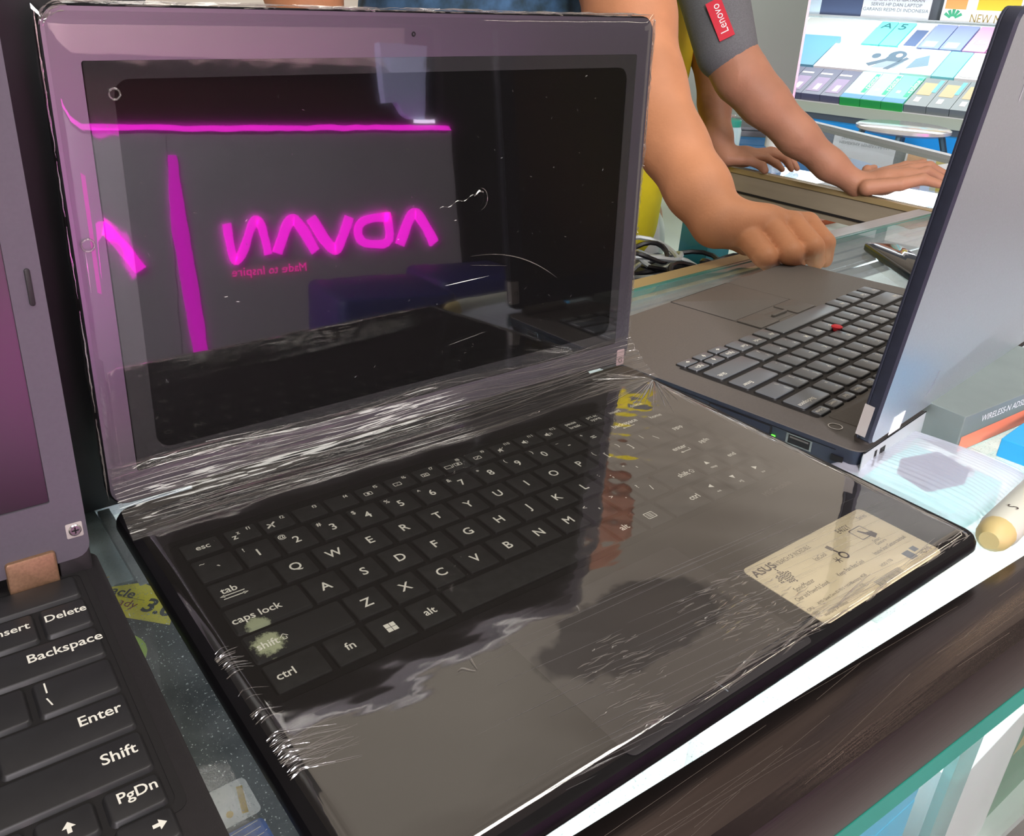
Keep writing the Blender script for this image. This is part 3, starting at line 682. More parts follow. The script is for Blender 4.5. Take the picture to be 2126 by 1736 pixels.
bm = bmesh.new(); ringslab(bm, [(4 + 4.2 * math.cos(a), 30 + 4.2 * math.sin(a)) for a in np.arange(0, 6.28, .3)], [(4 + 3.6 * math.cos(a), 30 + 3.6 * math.sin(a)) for a in np.arange(0, 6.28, .3)], ZD, ZD + .4); obj('power_button', bm, M['steel'], B)
# side fittings (local x = 25 face)
def side(name, y0, y1, z0, z1, m, dep=.35, parent=B):
    b = bmesh.new(); box(b, 24.2, 24.85 + dep, y0, y1, z0, z1); return obj(name, b, m, parent, sm=False)
side('card_slot_seam', -41, 2, -11.2, -5.2, M['hole'], .05); side('card_slot_cover', -40, 1, -10.6, -5.8, M['b_side'], .35)
side('side_seam', -75, 41, -5.2, -4.9, M['hole'], .1)
side('port_rim', 11.5, 27.5, -12.4, -5.6, M['steel'], .1); side('port_mouth', 13, 26.2, -11.6, -6.4, M['hole'], .3); side('port_tongue', 14, 25.4, -8, -7, M['b_plastic'], .45)
side('lock_slot', 39, 46, -12, -8.4, M['hole'], .25)
g_ = side('indicator_light', 2.5, 4.8, -12.8, -10.8, M['green_led'], .3); g_['label'] = 'lit green indicator light'
bm = bmesh.new(); rbox(bm, -311, 24.6, 0, 17.4, 0, .8, 3, .2)
for v in bm.verts: v.co = Vector((v.co.x, 55.6 + v.co.z, -18.6 + v.co.y))
obj('rear_panel', bm, M['b_rear'], B)
def rear(name, x0, x1, z0, z1, m, y=56.45):
    b = bmesh.new(); box(b, x0, x1, y - .6, y + .12, z0, z1); return obj(name, b, m, B, sm=False)
rear('rear_port', 6.5, 9.5, -15.2, -4.8, M['hole']); rear('rear_port', -4.5, 2.2, -14.6, -5.6, M['hole'])
rear('rear_seam', -311, 24, -1.55, -1.2, M['hole'])
# lid, open, its back towards us
LB = lidm(48.97, .57, .0934)
bm = bmesh.new(); rbox(bm, -311.5, 24.2, 3, 229, -8.4, -1.0, 7, 1.4); bm.normal_update()
for f in bm.faces:
    if abs(f.normal.z) < .8: f.material_index = 1
lobj('lid', bm, [M['b_lid'], M['b_side']], B, LB)
bm = bmesh.new(); rbox(bm, -311.3, 24, 3, 228.8, -1.2, .2, 6.5, .4); lobj('bezel', bm, M['b_side'], B, LB)
bm = bmesh.new(); box(bm, -298, 11, 24, 214, 0, .28); lobj('screen', bm, M['lcdmatte'], B, LB, sm=False)
for x in (-8, -262):
    bm = bmesh.new(); tube(bm, [(x - 20, 49, .8), (x + 20, 49, .8)], 4.6, 12); obj('hinge', bm, M['b_plastic'], B)
bm = bmesh.new(); rbox(bm, 17, 24.6, 8, 27, .2, .42, .5, .05); box(bm, 24.15, 24.4, 8, 27, -5, .4)
ringslab(bm, [(20 + 1.8 * math.cos(a), 17 + 1.8 * math.sin(a)) for a in np.arange(0, 6.28, .5)], [(20 + 1.3 * math.cos(a), 17 + 1.3 * math.sin(a)) for a in np.arange(0, 6.28, .5)], .42, .46, 1)
o_ = lobj('side_sticker', bm, [M['sticker'], M['ink']], B, LB); o_['label'] = 'grey paper sticker folded over the lid edge'
bm = bmesh.new(); box(bm, -16, -1, 2.5, 14, -8.75, -8.45); o_ = lobj('back_sticker', bm, M['whitesticker'], B, LB, sm=False); o_['label'] = 'blank white sticker at the foot of the lid'
bm = bmesh.new(); tube(bm, [(-52, 30, -8.45), (-50, 22, -8.5), (-47, 17, -8.5), (-40, 15, -8.45)], .25, 4); lobj('lid_mark', bm, M['greyink'], B, LB)
bm = bmesh.new(); mt = Matrix.Scale(-1, 4, (1, 0, 0))
text(bm, 'ThinkPad', 42, 193, 8.52, 17, 0, 0, sx=1, m=Matrix(((-1, 0, 0, 0), (0, 1, 0, 0), (0, 0, -1, 0), (0, 0, 0, 1))))
lg_ = bm
for v in lg_.verts: v.co.x += 0
lobj('lid_logo', lg_, M['b_rear'], B, LB)

# ---------------------------------------------------------------- third laptop, left edge of the frame
YC = -.027
C3 = thing('laptop', 'open matte black laptop at the left edge with a magenta glow on its screen', 'laptop', (-26.9, 153.5, 20), Matrix.Rotation(YC, 3, 'Z'))
bm = bmesh.new(); CZ = -.4
loft(bm, [[(x, y, z) for x, y in loop_rr(-330, 11, -175, 52, r, 6, i)] for z, i, r in ((-20, 6, 4), (-16, 1.2, 5), (-3, 0, 6), (CZ + .2, .4, 6), (CZ + .6, 1.2, 6))])
obj('base', bm, [M['c_plastic']], C3)
bm = bmesh.new(); ringslab(bm, loop_rr(-310, 4.2, -92, 40, 4), loop_rr(-306, 1.4, -89, 37.5, 3), CZ + .3, CZ + .95); poly(bm, loop_rr(-306, 1.4, -89, 37.5, 3), CZ + .65); obj('keyboard_tray', bm, M['hole'], C3)
def kc(x0, x1, y0, y1, lg=(), shapes=None): key('key', x0, x1, y0, y1, CZ + .6, 1.9, [M['c_key'], M['b_legend']], C3, lg, r=2.2, taper=1.0, shapes=shapes)
def car(x, y, ang):
    def f(bm, z):
        a = math.radians(ang); c, s = math.cos(a), math.sin(a); g = lambda px, py: (x + px * c - py * s, y + px * s + py * c)
        poly(bm, [g(-1.9, -.2), g(1.9, -.2), g(0, 2)], z); poly(bm, [g(-.65, -2.1), g(.65, -2.1), g(.65, -.2), g(-.65, -.2)], z)
    return f
kc(-60, -.6, 21.5, 36)                                   # blank panel key row
kc(-17.5, -.4, 2.6, 20, [('Delete', -8.6, 13.2, 4.6)]); kc(-36.5, -19, 2.6, 20, [('Insert', -27.6, 13.2, 4.6)]); kc(-55.5, -38, 2.6, 20, [('F12', -47, 13, 4.6)])
kc(-37, -.8, 1.4 - 1, -16.8 if False else .4, ()) if False else None
kc(-39.4, -.4, -16.6, .9, [('Backspace', -12.6, -6.4, 5.2)]); kc(-58.4, -41.2, -16.6, .9, two('+', '=') and [('+', -54, -4, 4.5), ('=', -54, -11.5, 4.5)])
kc(-26.8, -.4, -36, -18.2, [('|', -22.6, -23, 4.6), ('\\', -22.6, -30, 4.6)]); kc(-46, -28.6, -36, -18.2, [('}', -42, -23, 4.6), (']', -42, -30, 4.6)]); kc(-65, -47.8, -36, -18.2, [('{', -61, -23, 4.6), ('[', -61, -30, 4.6)])
kc(-41.4, -.4, -55, -37.4, [('Enter', -9.8, -44.2, 5.2)]); kc(-60.4, -43.2, -55, -37.4, [('"', -56.6, -42, 4.6), ("'", -56.6, -50, 4.6)])
kc(-51, -.4, -74, -56.4, [('Shift', -8.8, -63.4, 5.2)]); kc(-70, -52.8, -74, -56.4, [('?', -66, -61, 4.6), ('/', -66, -69, 4.6)])
ya, yb_, yc_ = -75.4, -88.4, -101.6
kc(-17.6, -.4, yb_, ya, [('PgDn', -7.8, -80.6, 4.6)]); kc(-17.6, -.4, yc_, yb_ - .6, (), car(-5.4, -94.6, -90))
kc(-36.6, -19.4, yb_, ya, (), car(-27.6, -82, 0)); kc(-36.6, -19.4, yc_, yb_ - .6, (), car(-27.6, -95, 180))
kc(-55.6, -38.4, yb_, ya, [('PgUp', -46, -80.6, 4.6)]); kc(-55.6, -38.4, yc_, yb_ - .6, (), car(-46, -95, 90))
for r_ in range(5):
    y1_ = .9 - 19.2 * r_
    for c_ in range(8): kc(-89 - 19 * c_ + 6 * r_ - 10, -89 - 19 * c_ + 17.4 + 6 * r_ - 10, y1_ - 17.5, y1_)
LC = Matrix.Rotation(-YC, 4, 'Z') @ Matrix.Translation(Vector((26.9, -153.5, -20))) @ Matrix.Rotation(-.01, 4, 'Z') @ lidm(193.11, 22.36, .1294)
bm = bmesh.new(); rbox(bm, -360, -19.8, 4, 232, -7, 0, 6, .8); lobj('lid', bm, M['c_plastic'], C3, LC)
bm = bmesh.new(); ringslab(bm, loop_rr(-359.5, -20.2, 4.4, 231.5, 5.6, 4), loop_rr(-347, -32, 31, 218, .8, 4), -.2, 1.3); lobj('bezel', bm, M['c_lid'], C3, LC)
bm = bmesh.new(); box(bm, -348, -31, 30, 219, -.4, .2); lobj('screen', bm, M['lcdmatte'], C3, LC, sm=False)
bm = bmesh.new(); rbox(bm, -26.2, -24.2, 110, 124, 1.3, 2.3, .9, .3); lobj('rubber_bumper', bm, M['c_plastic'], C3, LC)
bm = bmesh.new(); rbox(bm, -28.2, -21.8, 13.6, 20, 1.25, 1.6, .6, .1)
lobj('screw_recess', bm, M['sticker'], C3, LC)
bm = bmesh.new(); loft(bm, [[(-24.8 + r * math.cos(a), 16.9 + r * math.sin(a), z) for a in np.arange(0, 6.28, .4)] for r, z in ((2.5, 1.4), (2.5, 1.9), (2.0, 2.3))])
stroke(bm, [(-26.2, 16.9), (-23.4, 16.9)], .6, 2.35, 1); stroke(bm, [(-24.8, 15.5), (-24.8, 18.3)], .6, 2.35, 1); o_ = lobj('screw', bm, [M['steel'], M['hole']], C3, LC); o_['label'] = 'bright cross-head screw'
bm = bmesh.new(); rbox(bm, -52, -33.5, -5, 11, -4, 3.2, 1.5, .8); lobj('hinge', bm, M['bronze'], C3, LC)['label'] = 'bronze-coloured hinge cover'
bm = bmesh.new(); rbox(bm, -32.8, -20.4, -4, 10.5, -6, 1.0, 2, .8); lobj('hinge_block', bm, M['c_plastic'], C3, LC)

# ---------------------------------------------------------------- the display counter the laptops stand on
def speck_film():
    m = film('dusty_counter_glass', tint=(.96, .975, .97), rough=.015, gain=1.1, haze=.03, hazecol=(.6, .7, .7))
    n = m.node_tree.nodes; l = m.node_tree.links
    t = n.new('ShaderNodeTexCoord'); z = n.new('ShaderNodeTexNoise'); z.inputs['Scale'].default_value = 900; z.inputs['Detail'].default_value = 5
    z2 = n.new('ShaderNodeTexNoise'); z2.inputs['Scale'].default_value = 45; z2.inputs['Detail'].default_value = 5
    l.new(t.outputs['Object'], z.inputs['Vector']); l.new(t.outputs['Object'], z2.inputs['Vector'])
    r = n.new('ShaderNodeValToRGB'); r.color_ramp.elements[0].position = .62; r.color_ramp.elements[1].position = .74; r.color_ramp.elements[0].color = (.03,) * 3 + (1,); r.color_ramp.elements[1].color = (.6,) * 3 + (1,)
    r2 = n.new('ShaderNodeMath'); r2.operation = 'MULTIPLY_ADD'; r2.inputs[1].default_value = .22; r2.inputs[2].default_value = -.06; r2.use_clamp = True
    l.new(z2.outputs['Fac'], r2.inputs[0]); a = n.new('ShaderNodeMath'); a.operation = 'ADD'; a.use_clamp = True
    l.new(z.outputs['Fac'], r.inputs['Fac']); l.new(r.outputs['Color'], a.inputs[0]); l.new(r2.outputs[0], a.inputs[1])
    mix = [k for k in n if k.type == 'MIX_SHADER'][-1]; l.new(a.outputs[0], mix.inputs[0])
    return m
M['dustglass'] = speck_film()
yf = lambda x: 2 - .036 * (x - 75)
yb2 = lambda x: 372 + .046 * (x - 420)
CT = thing('display_counter', 'glass-topped display counter with a dark brushed metal front edge under the laptops', 'counter', (0, 0, 0))
X0, X1 = -700, 1092
bm = bmesh.new(); prism(bm, [(X0, yf(X0) - 3), (X1, yf(X1) - 3), (X1, yb2(X1) + 20), (X0, yb2(X0) + 20)], -6, -.15)
gt = obj('glass_top', bm, M['dustglass'], CT, sm=False); gt['label'] = 'clear counter glass sprinkled with dust'
bm = bmesh.new()
prof = [(-33, -34), (-35, -20), (-34, -6), (-31, 2), (-26, 5.5), (-18, 6), (-8, 5), (-2, 3), (0, -1), (0, -8), (-4, -10), (-24, -14), (-28, -34)]
ra = [bm.verts.new((X0, yf(X0) + a, b)) for a, b in prof]; rb_ = [bm.verts.new((X1, yf(X1) + a, b)) for a, b in prof]
for i in range(len(prof)): bm.faces.new((ra[i], rb_[i], rb_[(i + 1) % len(prof)], ra[(i + 1) % len(prof)]))
bm.faces.new(ra[::-1]); bm.faces.new(rb_); bmesh.ops.recalc_face_normals(bm, faces=bm.faces)
fb = obj('front_edge_bar', bm, M['bar'], CT, ang=25); fb['label'] = 'dark brushed metal edge bar with fine scratches'
bm = bmesh.new(); rq = random.Random(9)
for k in range(26):
    x = rq.uniform(60, 520); y = rq.uniform(-29, -3); L = rq.uniform(15, 110); sl_ = rq.uniform(-.05, .12); zf = lambda yy: np.interp(yy, [-35, -34, -31, -26, -18, -8, -2], [-20, -6, 2, 5.5, 6, 5, 3]) + .03
    pts = [(x + L * t, yf(x + L * t) + y + L * t * sl_, zf(y + L * t * sl_)) for t in np.linspace(0, 1, 12) if -31 < y + L * t * sl_ < -3]
    if len(pts) > 2: tube(bm, pts, .06, 3)
sc_ = obj('scratches', bm, mat('bright_scratch', (120, 110, 104), .3, metal=.8), CT); sc_['kind'] = 'stuff'
bm = bmesh.new(); prism(bm, [(X0 + 50, yf(X0 + 50) + 7.5), (X1 - 40, yf(X1 - 40) + 7.5), (X1 - 40, yf(X1 - 40) + 10), (X0 + 50, yf(X0 + 50) + 10)], -34, -28)
obj('light_strip', bm, M['led'], CT)['label'] = 'bright white light strip behind the front edge'
def front(name, y0, z0, z1, m, th=3, x0=X0, x1=X1):
    b = bmesh.new(); prism(b, [(x0, yf(x0) + y0), (x1, yf(x1) + y0), (x1, yf(x1) + y0 + th), (x0, yf(x0) + y0 + th)], z0, z1); return obj(name, b, m, CT, sm=False)
front('front_glass', -31, -560, -34, M['glass'])
front('front_channel', -33.5, -46, -33, M['teal'], 2); 
front('lower_panel', -30, -940, -560, M['kiosk'], 12)
bm = bmesh.new(); prism(bm, [(X0, yf(X0) - 20), (X1, yf(X1) - 20), (X1, yb2(X1)), (X0, yb2(X0))], -232, -224); obj('shelf', bm, M['shelf'], CT, sm=False)
bm = bmesh.new(); prism(bm, [(X0, yb2(X0)), (X1, yb2(X1)), (X1, yb2(X1) + 10), (X0, yb2(X0) + 10)], -940, -46); obj('back_panel', bm, M['shelf'], CT, sm=False)
bm = bmesh.new()
for k, (a, b, h) in enumerate(((-74, -70, 4), (-70, -60, 2.4), (-58, -52, 3.4), (-50, -40, 2.2), (-38, -34, 4.2), (-33, -22, 2), (-20, -15, 3.6), (-13, -5, 2.4))):
    prism(bm, [(X0, yb2(X0) + a), (X1, yb2(X1) + a), (X1, yb2(X1) + b), (X0, yb2(X0) + b)], -14, -6.4 - (4.4 - h) * .8)
obj('ribbed_track', bm, M['alu'], CT, sm=False)['label'] = 'ribbed aluminium track along the rear edge'
bm = bmesh.new(); prism(bm, [(X0, yb2(X0) - 2), (X1, yb2(X1) - 2), (X1, yb2(X1) + 2), (X0, yb2(X0) + 2)], -6, .5); obj('glass_edge', bm, M['glass_edge'], CT, sm=False)
bm = bmesh.new(); prism(bm, [(X0, yb2(X0) + 2), (800, yb2(800) + 2), (800, yb2(800) + 19), (X0, yb2(X0) + 19)], -46, .8); obj('rear_trim', bm, M['gold'], CT, sm=False)['label'] = 'gold-toned rear trim'
bm = bmesh.new(); prism(bm, [(800, yb2(800) + 2), (X1, yb2(X1) + 2), (X1, yb2(X1) + 22), (800, yb2(800) + 22)], -46, .8); obj('rear_trim', bm, M['alu'], CT, sm=False)['label'] = 'aluminium rear trim'
for x in (X0 + 10, X1 - 30):
    for y in (-18, 340):
        bm = bmesh.new(); box(bm, x, x + 18, yf(x) + y, yf(x) + y + 18, -950, -14); obj('post', bm, M['alu'], CT, sm=False)
area('counter_lamp', (420, 60, -12), (420, 110, -220), 900, 20, 2.6, (.95, .98, 1))
area('counter_fill_rear', (760, 340, -12), (760, 250, -220), 500, 20, 2.6, (.95, 1, .97))  # unseen fill light added to brighten the glass behind the grey lid
bm = bmesh.new(); rbox(bm, 2, 8, 205, 275, -12, -6.2, .5, .3); obj('divider_rail', bm, M['alu'], CT)

# goods under the glass
def carton(name, label, x0, x1, y0, y1, z0, z1, m, extra=None, mats=(), group=None, rot=0, cat='box'):
    t = thing(name, label, cat, ((x0 + x1) / 2, (y0 + y1) / 2, z0), Matrix.Rotation(math.radians(rot), 3, 'Z'), group)
    w, d, h = (x1 - x0) / 2, (y1 - y0) / 2, z1 - z0
    b = bmesh.new(); rbox(b, -w, w, -d, d, 0, h, .6, .4, 2)
    if extra: extra(b, w, d, h)
    o = obj('carton_shell', b, [m] + list(mats), t, sm=False); return t
def darkbox(b, w, d, h):
    ox, oy = -75, 128          # box centre in counter coordinates
    g = lambda x, y: (x - ox, y - oy)
    poly(b, [g(-14, 213), g(3.5, 207), g(14, 188), g(4.5, 173), g(-14, 192)], h + .1, 1)
    text(b, '3.0', *g(4.6, 186), h + .2, 12, 2, -50, thick=.03); text(b, 'acle', *g(-5.2, 204.5), h + .2, 7.5, 2, -50, thick=.02); text(b, 'ady', *g(-6.4, 195.5), h + .2, 6.5, 3, -50)
    stroke(b, [g(-8.5, 203.5), g(.6, 194.1)], .25, h + .2, 2)
    poly(b, [(g(-21, 167)[0] + 13.5 * math.cos(a), g(0, 167)[1] + 13.5 * math.sin(a)) for a in np.arange(0, 6.2, .25)], h + .1, 4)
    poly(b, [(px + g(-9, 77)[0], py + g(0, 77)[1]) for px, py in loop_rr(-9, 9, -8, 8, 2)], h + .1, 5)
    text(b, '.1', *g(-6.5, 77), h + .2, 15, 6, -12, sx=.9, thick=.03)
    poly(b, [(px + g(-10, 60)[0], py + g(0, 60)[1]) for px, py in loop_rr(-9, 9, -7, 7, 2)], h + .1, 7)
    for k in range(5): stroke(b, [g(-17, 55 + 2.6 * k), g(-3, 56 + 2.6 * k)], .3, h + .2, 5)
carton('product_box', 'dark navy box under the dusty glass with a yellow 3.0 label', -170, 20, 46, 210, -60, -6.6, mat('dark_navy_card', (30, 40, 50), .5, noise=.3, nscale=20), darkbox, [M['yellow'], M['blackink'], M['maroon'], M['lime'], M['silverlab'], M['goldink'], M['blue']])
def lightbox(b, w, d, h): text(b, 'CE', w - 12 - 2, -d + 6, h + .1, 8, 1, -20); 
carton('product_box', 'pale grey-blue box under the glass behind the dark one', -140, 1.4, 212, 300, -60, -6.6, mat('pale_blue_card', (150, 168, 176), .5), lightbox, [M['goldink']])
def netw(b, w, d, h):
    mm = Matrix(((1, 0, 0, 0), (0, 0, -1, -d - .15), (0, 1, 0, h / 2), (0, 0, 0, 1)))
    text(b, 'NETWORK', 4, 24, 0, 15, 1, 0, m=mm); text(b, 'IP CAMERA', 0, 12, 0, 6, 1, 0, m=mm)
carton('product_box', 'white carton with grey NETWORK lettering behind the cyan hang box', 236, 322, 12, 62, -224, -112, M['white'], netw, [M['greyink']], rot=-14)
carton('product_box', 'tall white carton behind the front glass, right of the pale teal divider', 334, 430, -24, 40, -224, -118, M['white'], lambda b, w, d, h: text(b, 'NETWORK', 0, 0, h + .1, 7, 1, 90) if False else None, [M['greyink']], rot=2)
def cy(b, w, d, h):
    pass
t = thing('hang_box', 'bright cyan box with a white cloud-shaped hanging slot', 'box', (236, -12, -224))
bm = bmesh.new(); rbox(bm, -40, 44, -14, 20, 0, 132, 1, .5, 2); obj('carton_shell', bm, M['cyan'], t, sm=False)
bm = bmesh.new(); mm = Matrix(((1, 0, 0, 0), (0, 0, -1, -13), (0, 1, 0, 0), (0, 0, 0, 1)))
prism(bm, loop_rr(-40, 44, 130, 182, 5), -.6, .6); n0 = len(bm.verts)
poly(bm, [(-14, 154), (-12, 149), (12, 149), (14, 154), (11, 158), (6, 158), (3, 164), (-3, 164), (-6, 158), (-11, 158)], .75, 1)
for v in bm.verts: v.co = mm @ v.co
bmesh.ops.recalc_face_normals(bm, faces=bm.faces)
obj('hanging_tab', bm, [M['cyan'], M['white']], t, sm=False)
bm = bmesh.new(); box(bm, 318, 344, -26.5, -22, -224, -30); tag(obj('shelf_divider', bm, M['tealpale'], sm=False), 'pale teal acrylic divider standing behind the front glass', 'divider')
def gy(b, w, d, h):
    mm = Matrix(((1, 0, 0, 0), (0, 0, -1, -d - .15), (0, 1, 0, 0), (0, 0, 0, 1))); poly(b, [(-w + 3, h - 40), (-w + 20, h - 4), (w - 3, h - 4), (w - 3, h - 40)], 0, 1, mm)
carton('product_box', 'green and yellow box at the lower right corner of the display', 440, 520, -20, 30, -224, -130, mat('green_card', (40, 130, 90), .5), gy, [M['goldink']])
for i, (x, y, w, d, c) in enumerate(((560, 120, 120, 80, (220, 226, 224)), (720, 150, 110, 90, (120, 190, 180)), (900, 130, 130, 90, (214, 220, 214)), (640, 250, 110, 70, (90, 150, 140)), (860, 270, 120, 70, (190, 216, 210)))):
    carton('product_box', ('white', 'teal', 'off-white', 'deep teal', 'pale mint')[i] + ' flat box lying on the shelf under the counter glass', x, x + w, y, y + d, -224, -190, mat('shelf_card', c, .5))

# things lying beside the laptops on the glass
def bagp(u, v):
    x = 350 + 92 * u; y = 96 - 92 * v - 4 * math.sin(u * 3)
    e = min(u, 1 - u, v, 1 - v); z = .6 + 13 * (1 - math.exp(-e * 9)) + .25 * math.sin(u * 150)
    return (x + 8 * math.sin(v * 3), y, z)
PB = thing('plastic_bag', 'clear ribbed plastic bag with a black adapter inside, behind the grey lid', 'bag', (0, 0, 0))
bm = bmesh.new(); grid(bm, bagp, 120, 40)
for v in list(bm.verts): pass
obj('clear_sleeve', bm, film('ribbed_plastic', tint=(.88, .88, .94), rough=.12, gain=1.8, haze=.3, hazecol=(.86, .87, 1.), bump=.5, bscale=40, stretch=(8, .4, 1)), PB, ang=80)
bm = bmesh.new(); tube(bm, [(352, 97, 1), (356, 40, 1.2), (364, 12, 1.4), (400, 6, 1.2), (438, 12, 1.2)], 1.2, 6); tube(bm, [(438, 8, 2), (452, 30, 3), (454, 60, 3), (444, 90, 3)], 1.0, 6); obj('sealed_edge', bm, M['fold'], PB)
AD = thing('cable_adapter', 'small dark slate adapter with two plugs showing through the plastic bag', 'adapter', (402, 54, 0), Matrix.Rotation(-.25, 3, 'Z'))
bm = bmesh.new(); rbox(bm, -16, 14, -11, 11, .5, 10.5, 2, .8); obj('body', bm, mat('slate_plastic', (72, 96, 110), .4), AD)
for y in (-7, 5):
    bm = bmesh.new(); box(bm, 14, 20, y - 2.4, y + 2.4, 4, 8); obj('plug', bm, M['steel'], AD, sm=False)
def rout(b, w, d, h):
    mm = Matrix(((1, 0, 0, 0), (0, 0, -1, -d - .2), (0, 1, 0, 0), (0, 0, 0, 1)))
    text(b, 'WIRELESS-N ADSL2+ ROUTER', -14, 19, 0, 6.4, 2, 0, m=mm); text(b, '150Mbps', 28, 14.5, 0, 3.4, 2, 0, m=mm)
    poly(b, [(-w + 2, 1), (w - 2, 1), (w - 2, 13), (-w + 2, 11)], .0, 1, mm)
carton('router_box', 'grey-green router box with an orange band and white lettering', 446, 600, 58, 112, 0, 25, mat('grey_green_card', (120, 132, 128), .5, noise=.15, nscale=20), rout, [mat('orange_band', (238, 128, 96), .5), M['white']], rot=-3)
carton('product_box', 'sky blue box beside the router box', 466, 540, 18, 50, 0, 12, mat('sky_blue_card', (40, 160, 214), .5), lambda b, w, d, h: text(b, 'WIRELESS', -8, -4, h + .1, 9, 1, 12), [M['white']], rot=4)
RL = thing('glue_tube', 'whitish tube with a tan cap lying at the front corner of the wrapped laptop', 'tube', (351, 2, 9), Matrix.Rotation(.1, 3, 'Z'))
bm = bmesh.new(); tube(bm, [(0, 0, 0), (3, 0, 0), (6, 0, 0), (12, 0, 0)], [4.5, 7, 8, 8.3], 18); obj('cap', bm, mat('tan_cap', (196, 178, 120), .5), RL)
bm = bmesh.new(); tube(bm, [(10, 0, 0), (14, 0, 0), (60, 0, 0), (90, 0, 0)], [7, 9, 9, 9], 20); text(bm, 'S', 26, 0, 9.15, 7, 1, 0)
obj('tube_body', bm, [mat('milky_plastic', (196, 198, 184), .4), M['ink']], RL)
PH = thing('phone', 'dark phone lying on the green glass behind the silver-grey lid', 'phone', (808, 290, 0), Matrix.Rotation(math.radians(52), 3, 'Z'))
bm = bmesh.new(); rbox(bm, -62, 62, -20, 20, 0, 9, 8, 2); obj('body', bm, mat('phone_back', (30, 40, 44), .2, spec=.8), PH)
bm = bmesh.new(); rbox(bm, -56, 56, -17, 17, 8.9, 9.3, 5, .1); obj('screen', bm, M['lcd'], PH)
bm = bmesh.new(); rbox(bm, -75, 6, -6, 6, 0, 300, 2, .6)
# dark thing standing behind the laptops on the left
t = carton('upright_case', 'tall black case standing behind the gap between the two left laptops', -110, 48, 266, 330, 0, 330, mat('black_case', (22, 27, 28), .5, noise=.4, nscale=40), cat='case')

# ---------------------------------------------------------------- second counter across
C2 = thing('display_counter', 'second glass counter with a beige rail, where the person in grey sleeves leans', 'counter', (1100, 400, 0))
def c2(name, x0, x1, y0, y1, z0, z1, m, lab=None):
    e = lambda x, y: (x if x < 1500 else x - 1610 + 1312 + .4 * y) - 1100
    b = bmesh.new(); prism(b, [(e(x0, y0), y0 - 400), (e(x1, y0), y0 - 400), (e(x1, y1), y1 - 400), (e(x0, y1), y1 - 400)], z0, z1); o = obj(name, b, m, C2, sm=False)
    if lab: o['label'] = lab
    return o
c2('front_rail', 1097, 1118, 402, 1300, -44, 0, M['beige'], 'beige front rail'); c2('rail_lip', 1094, 1100, 402, 1300, -6, 1.5, M['gold'])
c2('rail_foot', 1095, 1099, 402, 1300, -36, -33, M['hole'])
c2('glass_top', 1118, 1610, 402, 1300, -7, -1, M['glass'])
c2('cross_bar', 1118, 1610, 560, 590, -14, .4, M['alu'], 'aluminium cross bar'); c2('cross_bar', 1118, 1610, 402, 420, -14, .4, M['alu'])
c2('far_rail', 1604, 1625, 402, 1300, -44, 6, M['alu'], 'white far rail')
c2('front_glass', 1099, 1102, 402, 1300, -500, -44, M['glass']); c2('shelf', 1100, 1610, 402, 1300, -216, -210, M['shelf']); c2('lower_body', 1104, 1610, 402, 1300, -940, -500, M['kiosk'])
area('second_counter_lamp', (1330, 700, -20), (1330, 700, -200), 300, 500, .5, (1, .98, .95))
for i, (x, y, w, d, h, c, nm) in enumerate(((1106, 572, 60, 120, 158, (240, 118, 52), 'orange box with a pale square behind the glass of the second counter'), (1106, 496, 90, 72, 152, (244, 244, 240), 'white box behind the glass of the second counter'), (1112, 760, 60, 60, 150, (40, 138, 160), 'teal box at the far end behind the second counter glass'),
    (1230, 470, 120, 70, 100, (130, 184, 214), 'pale blue box under the second counter top, near the right hand'), (1260, 610, 90, 120, 110, (226, 226, 216), 'cream box under the second counter top'), (1190, 600, 50, 60, 120, (170, 200, 226), 'powder blue box under the glass beside the left hand'), (1360, 460, 100, 90, 120, (176, 176, 190), 'grey box at the right under the second counter top'))):
    carton('product_box', nm, x, x + w, y, y + d, -210, -210 + h, mat('counter_card', c, .5), (lambda b, w, d, h: box(b, -w - .3, -w, -12, 12, h - 50, h - 20, 1)) if i == 0 else None, [M['white']])
# upright board on the second counter
D4 = thing('display_board', 'grey-green upright board with a bright metal rim standing behind the forearms', 'board', (1676, 1022, 0), Matrix.Rotation(math.radians(-36), 3, 'Z'))
bm = bmesh.new(); rbox(bm, -330, 0, 0, 300, -5, 0, 6, 1.5); LD = lidm(0, 0, .07); lobj('panel', bm, mat('grey_green_board', (122, 134, 126), .4, metal=.2), D4, LD)
bm = bmesh.new(); ringslab(bm, loop_rr(-332, 2, -.5, 302, 8), loop_rr(-327, -3, 4, 297, 4), -6, 1.5); lobj('metal_rim', bm, M['steel'], D4, LD)
for x in (-290, -40):
    bm = bmesh.new(); rbox(bm, x - 8, x + 8, -30, 50, 0, 5, 2, 1); obj('foot', bm, M['alu'], D4)
CL = thing('closed_laptop', 'dark slate closed laptop lying between the two forearms of the far person', 'laptop', (1420, 985, 0), Matrix.Rotation(math.radians(-40), 3, 'Z'))
bm = bmesh.new(); rbox(bm, -150, 90, -60, 80, .5, 12, 8, 1.5); obj('base', bm, mat('dark_slate_plastic', (70, 76, 84), .5), CL)
bm = bmesh.new(); rbox(bm, -150, 90, -60, 80, 12.4, 19, 8, 1.5); obj('lid', bm, mat('slate_lid', (80, 88, 96), .4), CL)
